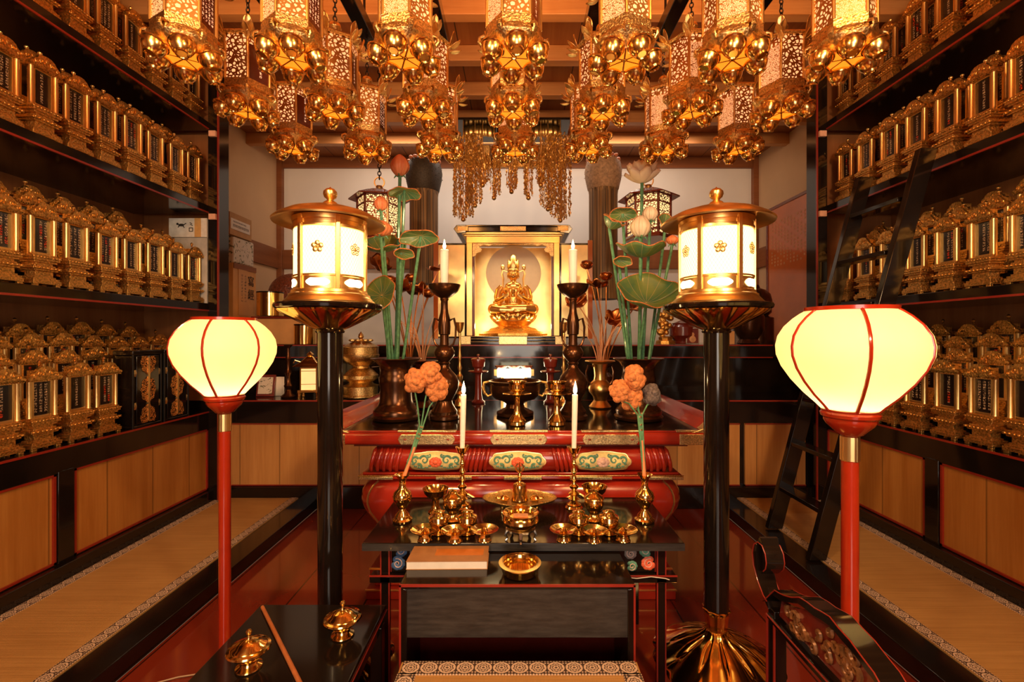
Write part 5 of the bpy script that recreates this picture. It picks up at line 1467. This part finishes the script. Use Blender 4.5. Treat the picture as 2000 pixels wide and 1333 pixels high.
MB().box(-.15, .125, -.1125, -.1105, .05, .14).build('printed_label', 'paper', t)
g = MB(); q = random.Random(1)
for k_, (zz, hh) in enumerate(((.118, .012), (.085, .022))):
    xx = -.12
    while xx < .105-(.05 if k_ == 0 else 0):
        w_ = q.uniform(.006, .014)
        for j in range(2): g.box(xx, xx+w_, -.1135, -.1125, zz-hh/2+j*hh*.55, zz-hh/2+j*hh*.55+hh*.22)
        g.box(xx+w_*.4, xx+w_*.55, -.1135, -.1125, zz-hh/2, zz+hh/2); xx += w_+.006
g.build('printed_marks', 'ink', t)

# ---- upper step: right side
def urn(px, Y, r, h_, label, mat='bronze'):
    t = thing('dark_urn', label, 'urn', (wx(px, Y), Y, P2))
    MB().lathe([(r*.7, 0), (r*.75, .01), (r*.6, h_*.12), (r, h_*.35), (r, h_*.7), (r*.75, h_*.82), (r*.8, h_*.86), (r*.3, h_*.95), (r*.1, h_), (0, h_)], 28).build('urn', mat, t)
urn(1332, 4.2, .11, .22, 'dark lidded urn right of the small figurine, on the upper platform step', 'redbrown')
urn(1462, 4.2, .13, .36, 'tall dark urn beside the red framed panel, on the upper platform step')
t = thing('carved_figurine', 'small carved golden brown figurine on the platform behind the right lotus stems', 'figurine', (wx(1300, 4.15), 4.15, P2))
g = MB(); g.lathe([(.09, 0), (.085, .03), (.06, .04), (.065, .06), (.05, .07)], 8); q = random.Random(4)
for i in range(26): g.ell((q.uniform(-.06, .06), q.uniform(-.04, .04), .07+q.random()*.20), (q.uniform(.02, .035), .02, q.uniform(.02, .04)), 8, 6)
g.ell((0, 0, .29), (.028, .028, .034), 12, 8)
g.build('figure', 'carved', t)
t = thing('photo_frame', 'small dark photo frame standing behind the right gold lantern post', 'frame', (wx(1352, 4.12), 4.12, P2))
MB().box(-.06, .06, -.008, .008, 0, .15).build('frame', 'silver', t, bevel=.002); MB().box(-.05, .05, -.010, -.008, .01, .14).build('photo', 'redbrown', t)
g = MB(); g.ell((0, -.011, .085), (.016, .003, .02), 10, 6); g.ell((0, -.011, .045), (.03, .003, .03), 10, 6); g.build('portrait_shape', 'stalk', t.children[1])
tag(MB().box(-.035, .035, -.02, .02, 0, .115).build('wooden_tag_block', 'boxwood', None, (wx(1425, 4.05), 4.05, P2+.0005), bevel=.002), 'small pale wooden block just right of the right gold lantern post', 'block')
tag(MB().box(-.035, .035, -.02, .02, 0, .10).build('grey_box', 'greypaint', None, (wx(1443, 4.25), 4.25, P2+.0005), bevel=.002), 'small grey box between the wooden block and the tall dark urn', 'box')
t = thing('dark_bell', 'dark bronze bell on the platform behind the right gold lantern', 'bell', (wx(1478, 4.5), 4.5, P2))
MB().lathe([(.15, 0), (.15, .25), (.10, .27), (.13, .30), (.135, .42), (.12, .48), (.08, .52), (.03, .54), (.02, .57), (0, .58)], 28).build('bell', 'bronze', t)
# framed panel on the right wall
t = thing('framed_panel', 'red glass-covered framed panel leaning on the right side wall', 'framed panel', (2.70, 4.45, P2))
MB().box(-.012, .012, -.52, .50, .02, 1.41).build('panel', 'orange_board', t)
g = MB(); g.box(-.022, .02, -.54, -.51, 0, 1.43); g.box(-.022, .02, .49, .52, 0, 1.43); g.box(-.022, .02, -.54, .52, 0, .03); g.box(-.022, .02, -.54, .52, 1.40, 1.43)
g.build('frame', 'redbrown', t, bevel=.003)
g = MB()
for i in range(16):
    for j in range(14): g.box(-.0135, -.012, -.42+i*.055, -.42+i*.055+.022, .80+j*.034, .80+j*.034+.020) if (i*7+j*3) % 5 else None
g.build('written_columns', simple('faded_writing', (.60, .26, .10), 0, .5), t)
# ================================================================ ON THE OFFERING TABLE
def tpos(px, pybase): Y = gy(pybase, TZ); return wx(px, Y), Y
def small_vase(px, py, label):
    x, y = tpos(px, py)
    t = thing('brass_flower_vase', label, 'vase', (x, y, TZ), group='small brass flower vases on the offering table')
    MB().lathe([(.030, 0), (.037, .003), (.038, .010), (.030, .016), (.027, .028), (.014, .042), (.012, .050), (.016, .054), (.020, .062), (.033, .080), (.037, .098), (.032, .114), (.018, .126), (.013, .138), (.013, .158), (.018, .170), (.027, .180), (.030, .184), (.026, .182), (.012, .165), (0, .15)], 36).build('vase', 'gold', t)
    return x, y
for side, px, hd in (('left', 786, ((810, 745, 'peach', .047), (838, 730, 'peach', .050), (851, 758, 'peach', .052))), ('right', 1259, ((1210, 765, 'peach', .043), (1238, 738, 'peach', .048), (1231, 776, 'peach', .050), (1274, 772, 'greyhead', .042)))):
    x, y = small_vase(px, 1019, 'small brass flower vase at the %s end of the offering table' % side)
    k_px = 823 if side == 'left' else 1249
    j = Vector(W(k_px, 832 if side == 'left' else 812, y+.02)); b0 = Vector((x, y, TZ+.155))
    for i, (hx_, hy_, mt2, r) in enumerate(hd):
        c = Vector(W(hx_, hy_, y+.02+.02*(i-1)))
        mcol = 'grey dried' if mt2 == 'greyhead' else 'peach crinkled'
        pos = {('left', 0): 'left one of three', ('left', 1): 'top one of three', ('left', 2): 'right one of three', ('right', 0): 'left one of the bunch', ('right', 1): 'top one of the bunch', ('right', 2): 'lowest middle one of the bunch', ('right', 3): 'dark one at the right of the bunch'}[(side, i)]
        t = thing('paper_flower', '%s flower head, %s, %s small brass vase' % (mcol, pos, side), 'flower', tuple(b0), group='crinkled flowers in the small brass vases')
        q = random.Random(20+i+(5 if side == 'right' else 0))
        g = MB(); cc = c-b0
        g.ell(cc, (r*.80, r*.7, r*.95), 14, 10)
        for k_ in range(15):
            a, p = q.uniform(0, 2*PI), q.uniform(-1.2, 1.3)
            d_ = Vector((math.cos(a)*math.cos(p), math.sin(a)*math.cos(p), math.sin(p)))
            g.ell(cc+Vector((d_.x*r*.62, d_.y*r*.5, d_.z*r*.75)), (r*.42, r*.34, r*.40), 10, 7)
        g.build('flower_head', mt2, t)
        off = Vector(((i-1)*.006, (i-1)*.004, 0))
        g = MB(); g.tube([off*.3, (b0*0+(j-b0)*.5)+off*.6, (j-b0)+off], .0045, 6); g.tube([(j-b0)+off, (cc+(j-b0)+off)*.5, cc-Vector((0, 0, r*.8))], .003, 6)
        g.build('stem', 'stem', t)
        if i == 1:
            g = MB(); g.tube([(j-b0)*.30+off, (j-b0)*.03], .0072, 8); g.tube([(j-b0)*.03, (j-b0)*.62], .0066, 8)
            g.build('stem_wrap', 'coral', t)
            g = MB()
            for w2 in (.78, .86, .98): g.tube([(j-b0)*(w2-.012), (j-b0)*(w2+.012)], .0085, 8)
            g.build('gold_bands', 'gold_leaf', t)
    # ribbon under the heads
for side, px in (('left', 903), ('right', 1121)):
    x, y = tpos(px, 992)
    h_ = wz(873, y)-TZ
    slim_stick(x, y, TZ, h_, 'turned brass candlestick holding a thin lit candle, %s on the offering table' % side, 'brass candlesticks on the offering table')
    ct = wz(771, y)
    candle(x, y, TZ+h_*.955, ct-TZ-h_*.955, .0115, 'thin white lit candle in the %s brass candlestick' % side, 'thin candles on the offering table', R(1.2))

# centre: petal tray with bell, incense burner on a footed stand
x, y = tpos(1015, 995); y = 1.93
t = thing('petal_tray', 'engraved brass tray with a scalloped outline holding a ritual bell, centre of table', 'tray', (x, y, TZ))
def scal(a, r, z): return r*(1+.10*abs(math.cos(2*a))**.8+.0)
g = MB(); g.lathe([(.02, .030), (.12, .031), (.135, .036), (.142, .046), (.139, .047), (.131, .040), (.118, .035), (0, .034)], 96, mod=scal, sy=.66); g.build('tray', 'fitting', t, ang=60)
g = MB()
for a in (45, 135, 225, 315): g.lathe([(.010, 0), (.008, .015), (.013, .031)], 10, (.10*math.cos(R(a)), .065*math.sin(R(a)), 0))
g.build('foot', 'gold', t)
t = thing('ritual_bell', 'brass ritual bell with a pronged handle standing on the petal tray', 'bell', (x, y, TZ+.0355))
MB().lathe([(.033, 0), (.036, .002), (.034, .008), (.030, .03), (.029, .052), (.026, .064), (.016, .070), (.008, .073)], 36).build('bell', 'gold', t)
g = MB(); g.lathe([(.008, .072), (.006, .080), (.010, .086), (.006, .092), (.010, .10), (.006, .108), (.006, .115)], 16); g.build('handle', 'gold', t)
g = MB()
for i in range(4):
    a = i*PI/2; g.tube([(0, 0, .112), (.014*math.cos(a), .014*math.sin(a), .122), (.016*math.cos(a), .016*math.sin(a), .138), (.006*math.cos(a), .006*math.sin(a), .152)], [.003, .004, .0035, .002], 6)
g.tube([(0, 0, .11), (0, 0, .158)], [.004, .002], 6)
g.build('prongs', 'gold', t)
for s, sd_ in ((-1, 'left'), (1, 'right')):
    g = MB(); g.lathe([(.012, 0), (.020, .004), (.022, .010), (.014, .016), (.009, .02), (0, .021)], 20); g.ell((s*.026, 0, .009), (.014, .009, .007), 10, 6)
    tag(g.build('ritual_sceptre', 'gold', None, (x+s*.062, y-.01, TZ+.0365)), 'small brass ritual sceptre end on the petal tray, %s of the bell' % sd_, 'sceptre', 'sceptres on the petal tray')
x, y = tpos(1017, 1052)
t = thing('incense_burner', 'small brass incense bowl on a silver footed stand at the front centre of the table', 'incense burner', (x, y, TZ))
g = MB()
for a in (-90, -18, 54, 126, 198):
    q = R(a); g.tube([(.050*math.cos(q), .050*math.sin(q), .036), (.058*math.cos(q), .058*math.sin(q), .022), (.050*math.cos(q), .050*math.sin(q), .008), (.056*math.cos(q), .056*math.sin(q), .001)], [.008, .006, .004, .004], 8)
g.lathe([(.030, .030), (.050, .032), (.052, .040), (.040, .042)], 30, mod=lambda a, r, z: r*(1+.05*math.sin(10*a)))
g.build('footed_stand', 'silver', t)
MB().lathe([(.034, .040), (.050, .046), (.060, .054), (.064, .066), (.060, .078), (.055, .084), (.064, .090), (.065, .093), (.060, .094), (.047, .088), (.045, .080), (0, .078)], 40).build('bowl', 'gold', t)
g = MB(); g.box(-.026, .026, -.012, .012, .079, .084); g.build('incense_slot', 'ash', t)

# six vessel sets either side
def dish(px, py, label, grp):
    x, y = tpos(px, py); t = thing('footed_dish', label, 'dish', (x, y, TZ), group=grp)
    MB().lathe([(.024, 0), (.026, .002), (.023, .006), (.021, .022), (.022, .026), (.034, .029), (.048, .038), (.050, .041), (.045, .040), (.032, .033), (.020, .032), (0, .032)], 36).build('dish', 'gold', t)
    MB().lathe([(.010, .032), (.014, .036), (.010, .040), (.004, .046), (0, .047)], 16).build('centre_cup', 'gold', t)
def lcup(px, py, label, grp, k_=1.0):
    x, y = tpos(px, py); t = thing('lidded_cup', label, 'cup', (x, y, TZ), group=grp)
    MB().lathe([(.036, 0), (.038, .003), (.030, .006), (.020, .010), (.028, .018), (.034, .030), (.035, .042), (.032, .050), (.037, .053), (.036, .057)], 36).build('cup', 'gold', t)
    MB().lathe([(.036, .055), (.034, .060), (.024, .064), (.020, .072), (.022, .076), (.014, .080), (0, .082)], 30).build('lid', 'gold', t)
def tallcup(px, py, label, grp):
    x, y = tpos(px, py); t = thing('footed_lidded_jar', label, 'jar', (x, y, TZ), group=grp)
    MB().lathe([(.030, 0), (.034, .004), (.022, .012), (.016, .024), (.022, .036), (.034, .050), (.038, .066), (.034, .080), (.040, .084), (.038, .090)], 36).build('jar', 'gold', t)
    MB().lathe([(.039, .088), (.034, .096), (.022, .102), (.016, .110), (.018, .115), (0, .120)], 30).build('lid', 'gold', t)
def bowl(px, py, label, grp):
    x, y = tpos(px, py); t = thing('high_footed_bowl', label, 'bowl', (x, y, TZ), group=grp)
    MB().lathe([(.026, 0), (.030, .003), (.020, .014), (.014, .030), (.015, .052), (.020, .058), (.034, .066), (.046, .080), (.051, .096), (.053, .098), (.050, .098), (.043, .084), (.030, .072), (0, .068)], 40).build('bowl', 'gold', t)
for side, gr, dd, cc, tc, bb in (('left', 'brass vessels left of the incense bowl', ((830, 1056), (889, 1058), (946, 1056)), ((857, 1040), (913, 1040)), (884, 1016), (851, 1001)),
                             ('right', 'brass vessels right of the incense bowl', ((1101, 1056), (1160, 1058), (1217, 1056)), ((1130, 1040), (1189, 1040)), (1160, 1016), (1161, 996))):
    for (p, n) in zip(dd, ('left', 'middle', 'right')): dish(*p, 'shallow brass footed dish, %s of the three in the %s front group' % (n, side), gr)
    for (p, n) in zip(cc, ('left', 'right')): lcup(*p, 'lidded brass cup, %s of the two in the second row, %s group' % (n, side), gr)
    tallcup(*tc, 'taller lidded brass jar in the middle of the %s vessel group' % side, gr)
    bowl(*bb, 'high footed brass bowl at the back of the %s vessel group' % side, gr)

# ================================================================ ON THE DESK
t = thing('sutra_book', 'thick folded book with an orange brown cover and title strip on the desk', 'book', (wx(872, 1.484), 1.546, DZ), (0, 0, R(.8)))
def bk(z0, z1, o):
    return loft([([(-.131-o, -.062), (.131+o, -.062), (.131+o, .047), (-.127-o, .047)], z0), ([(-.131-o, -.062), (.131+o, -.062), (.131+o, .047), (-.127-o, .047)], z1)])
bk(.002, .024, -.002).build('pages', 'paper', t, smooth=False)
bk(.024, .0265, 0).build('cover', simple('orange_brown_cover', (.33, .15, .055), 0, .5), t, smooth=False, bevel=.0008); bk(0, .002, 0).build('back_cover', 'boxwood', t, smooth=False)
MB().box(-.045, .115, -.022, .022, .0266, .0272).build('title_strip', simple('orange_title_paper', (.50, .15, .02), 0, .6), t)
t = thing('bowl_gong', 'wide polished brass bowl gong open at the top on the desk', 'bowl gong', (wx(1015.5, 1.457), 1.459, DZ))
MB().lathe([(.044, .0), (.050, .002), (.056, .008), (.062, .028), (.067, .033), (.067, .036), (.052, .036), (.050, .033), (.048, .010), (.035, .005), (0, .004)], 56).build('bowl', 'gold', t)

# ================================================================ PRIEST'S CHAIR (right foreground) and LADDER
CX0 = .60
ch = thing('priest_chair', 'carved black and red lacquered chair side with a scroll end, bottom right corner', 'chair', (0, 0, 0))
top = [(1.118, .612), (1.108, .622), (1.09, .642), (1.075, .658), (1.055, .662), (1.035, .668), (1.01, .678), (.98, .695), (.955, .700), (.93, .702), (.905, .708), (.885, .712), (.86, .706), (.83, .702), (.80, .692), (.775, .685), (.755, .672), (.74, .66), (.70, .655)]
g = MB()     # thick crest rail: ribbon swept along the top line
def ribbon(pts, x0, x1, th, name, mat, bev=.002):
    n = len(pts); ins = []
    for i, (a, b) in enumerate(pts):
        p = pts[max(i-1, 0)]; q = pts[min(i+1, n-1)]; dx, dz = q[0]-p[0], q[1]-p[1]; l = math.hypot(dx, dz) or 1
        s_ = 1 if dx < 0 else -1
        ins.append((a-dz/l*th*(-1), b+dx/l*th))
    g = MB(); vs = []
    for (a, b), (c, d) in zip(pts, ins): vs += [(x0, a, b), (x1, a, b), (x1, c, d), (x0, c, d)]
    fs = []
    for i in range(n-1):
        k_ = i*4
        for j in range(4): fs.append((k_+j, k_+(j+1) % 4, k_+4+(j+1) % 4, k_+4+j))
    fs += [(0, 3, 2, 1), (n*4-4, n*4-3, n*4-2, n*4-1)]
    return g.add(vs, fs).build(name, mat, ch, bevel=bev, ang=50)
crest = ribbon(top, CX0, CX0+.042, .020, 'crest_rail', 'black')
MB().tube([(CX0-.001, a, b-.001) for a, b in top], .0014, 6).build('crest_red_edge', 'redline', crest)
MB().tube([(CX0+.043, a, b-.001) for a, b in top], .0014, 6).build('crest_red_edge', 'redline', crest)
sc_pts = [(1.108, .612), (1.125, .618), (1.15, .640), (1.170, .668), (1.176, .698), (1.168, .722), (1.150, .736), (1.130, .736), (1.115, .722), (1.110, .702), (1.114, .686), (1.124, .676)]
g = MB(); o = ribbon(sc_pts[::-1], CX0, CX0+.042, .017, 'scroll_end', 'black')
for xx in (CX0-.001, CX0+.043): MB().tube([(xx, a, b) for a, b in sc_pts], .0014, 6).build('scroll_red_edge', 'redline', o)
ribbon([(1.11, .585), (1.05, .582), (.95, .580), (.85, .58), (.70, .58)], CX0, CX0+.035, .014, 'lower_rail', 'black')
MB().tube([(CX0-.002, a, .582) for a in (1.108, .70)], .002, 6).build('red_line', 'redline', ch)
MB().box(CX0+.004, CX0+.034, 1.085, 1.112, 0.0, .60).build('post', 'black', ch, bevel=.002)
g = MB()
for yy in (1.083, 1.114): g.box(CX0+.001, CX0+.005, yy-.002, yy+.002, 0, .58)
g.build('post_red_edge', 'redline', ch)
for y_ in (.75,): MB().box(CX0+.004, CX0+.034, y_, y_+.026, 0, .58).build('post', 'black', ch, bevel=.002)
MB().box(CX0+.006, CX0+.032, .77, 1.09, .30, .33).build('cross_rail', 'black', ch, bevel=.002)
pb = [(1.085, .592), (1.075, .632)]+[(a, b-.026) for a, b in top[4:-1]]+[(.70, .592)]
pn = MB().prism(pb, CX0+.016, CX0+.024, 'x').build('carved_panel', 'redbrown', ch)
g = MB(); q = random.Random(11)
def tp_z(y):
    for i in range(len(top)-1):
        if top[i+1][0] <= y <= top[i][0]:
            f_ = (y-top[i][0])/(top[i+1][0]-top[i][0]); return top[i][1]+f_*(top[i+1][1]-top[i][1])
    return .66
for k_ in range(26):
    y_ = q.uniform(.73, 1.05); zt = tp_z(y_)-.034; z_ = q.uniform(.602, zt); r_ = q.uniform(.010, .020)
    g.tube([(CX0+.013, y_+a*.9, min(zt+.002, max(.594, z_+b))) for a, b in [(p[0], p[1]) for p in spiral(0, 0, r_, 1.1, 12, q.choice((-1, 1)), q.uniform(0, 6))]], [.0060-.0035*i/12 for i in range(13)], 6)
g.build('dragon_relief', 'carved_wood2', pn)
MB().box(-.06, .06, -.06, .06, 0, 0) if False else None

ld = thing('ladder', 'dark wooden ladder leaning against the right shelves behind the red lantern', 'ladder')
def ldp(z): return 1.60+(z-.08)/2.14*.545
for (yb, yt, nm) in ((2.80, 2.79, 'rail'), (2.405, 2.365, 'rail')):
    g = MB(); w_ = .055; vs = []
    for (z, y) in ((.085, yb), (2.21, yt)):
        x = ldp(z)-.045; vs += [(x-.044, y-.018, z), (x+.044, y-.018, z), (x+.044, y+.018, z), (x-.044, y+.018, z)]
    g.add(vs, [(0, 3, 2, 1), (4, 5, 6, 7), (0, 1, 5, 4), (1, 2, 6, 5), (2, 3, 7, 6), (3, 0, 4, 7)]); g.build('side_rail', 'black', ld, bevel=.003)
for z in (.33, .60, .87, 1.14, 1.42, 1.69, 1.97):
    x = ldp(z)-.045; g = MB(); g.box(x-.040, x+.040, 2.42, 2.79, z-.012, z+.012); g.build('rung', 'black', ld, bevel=.002)
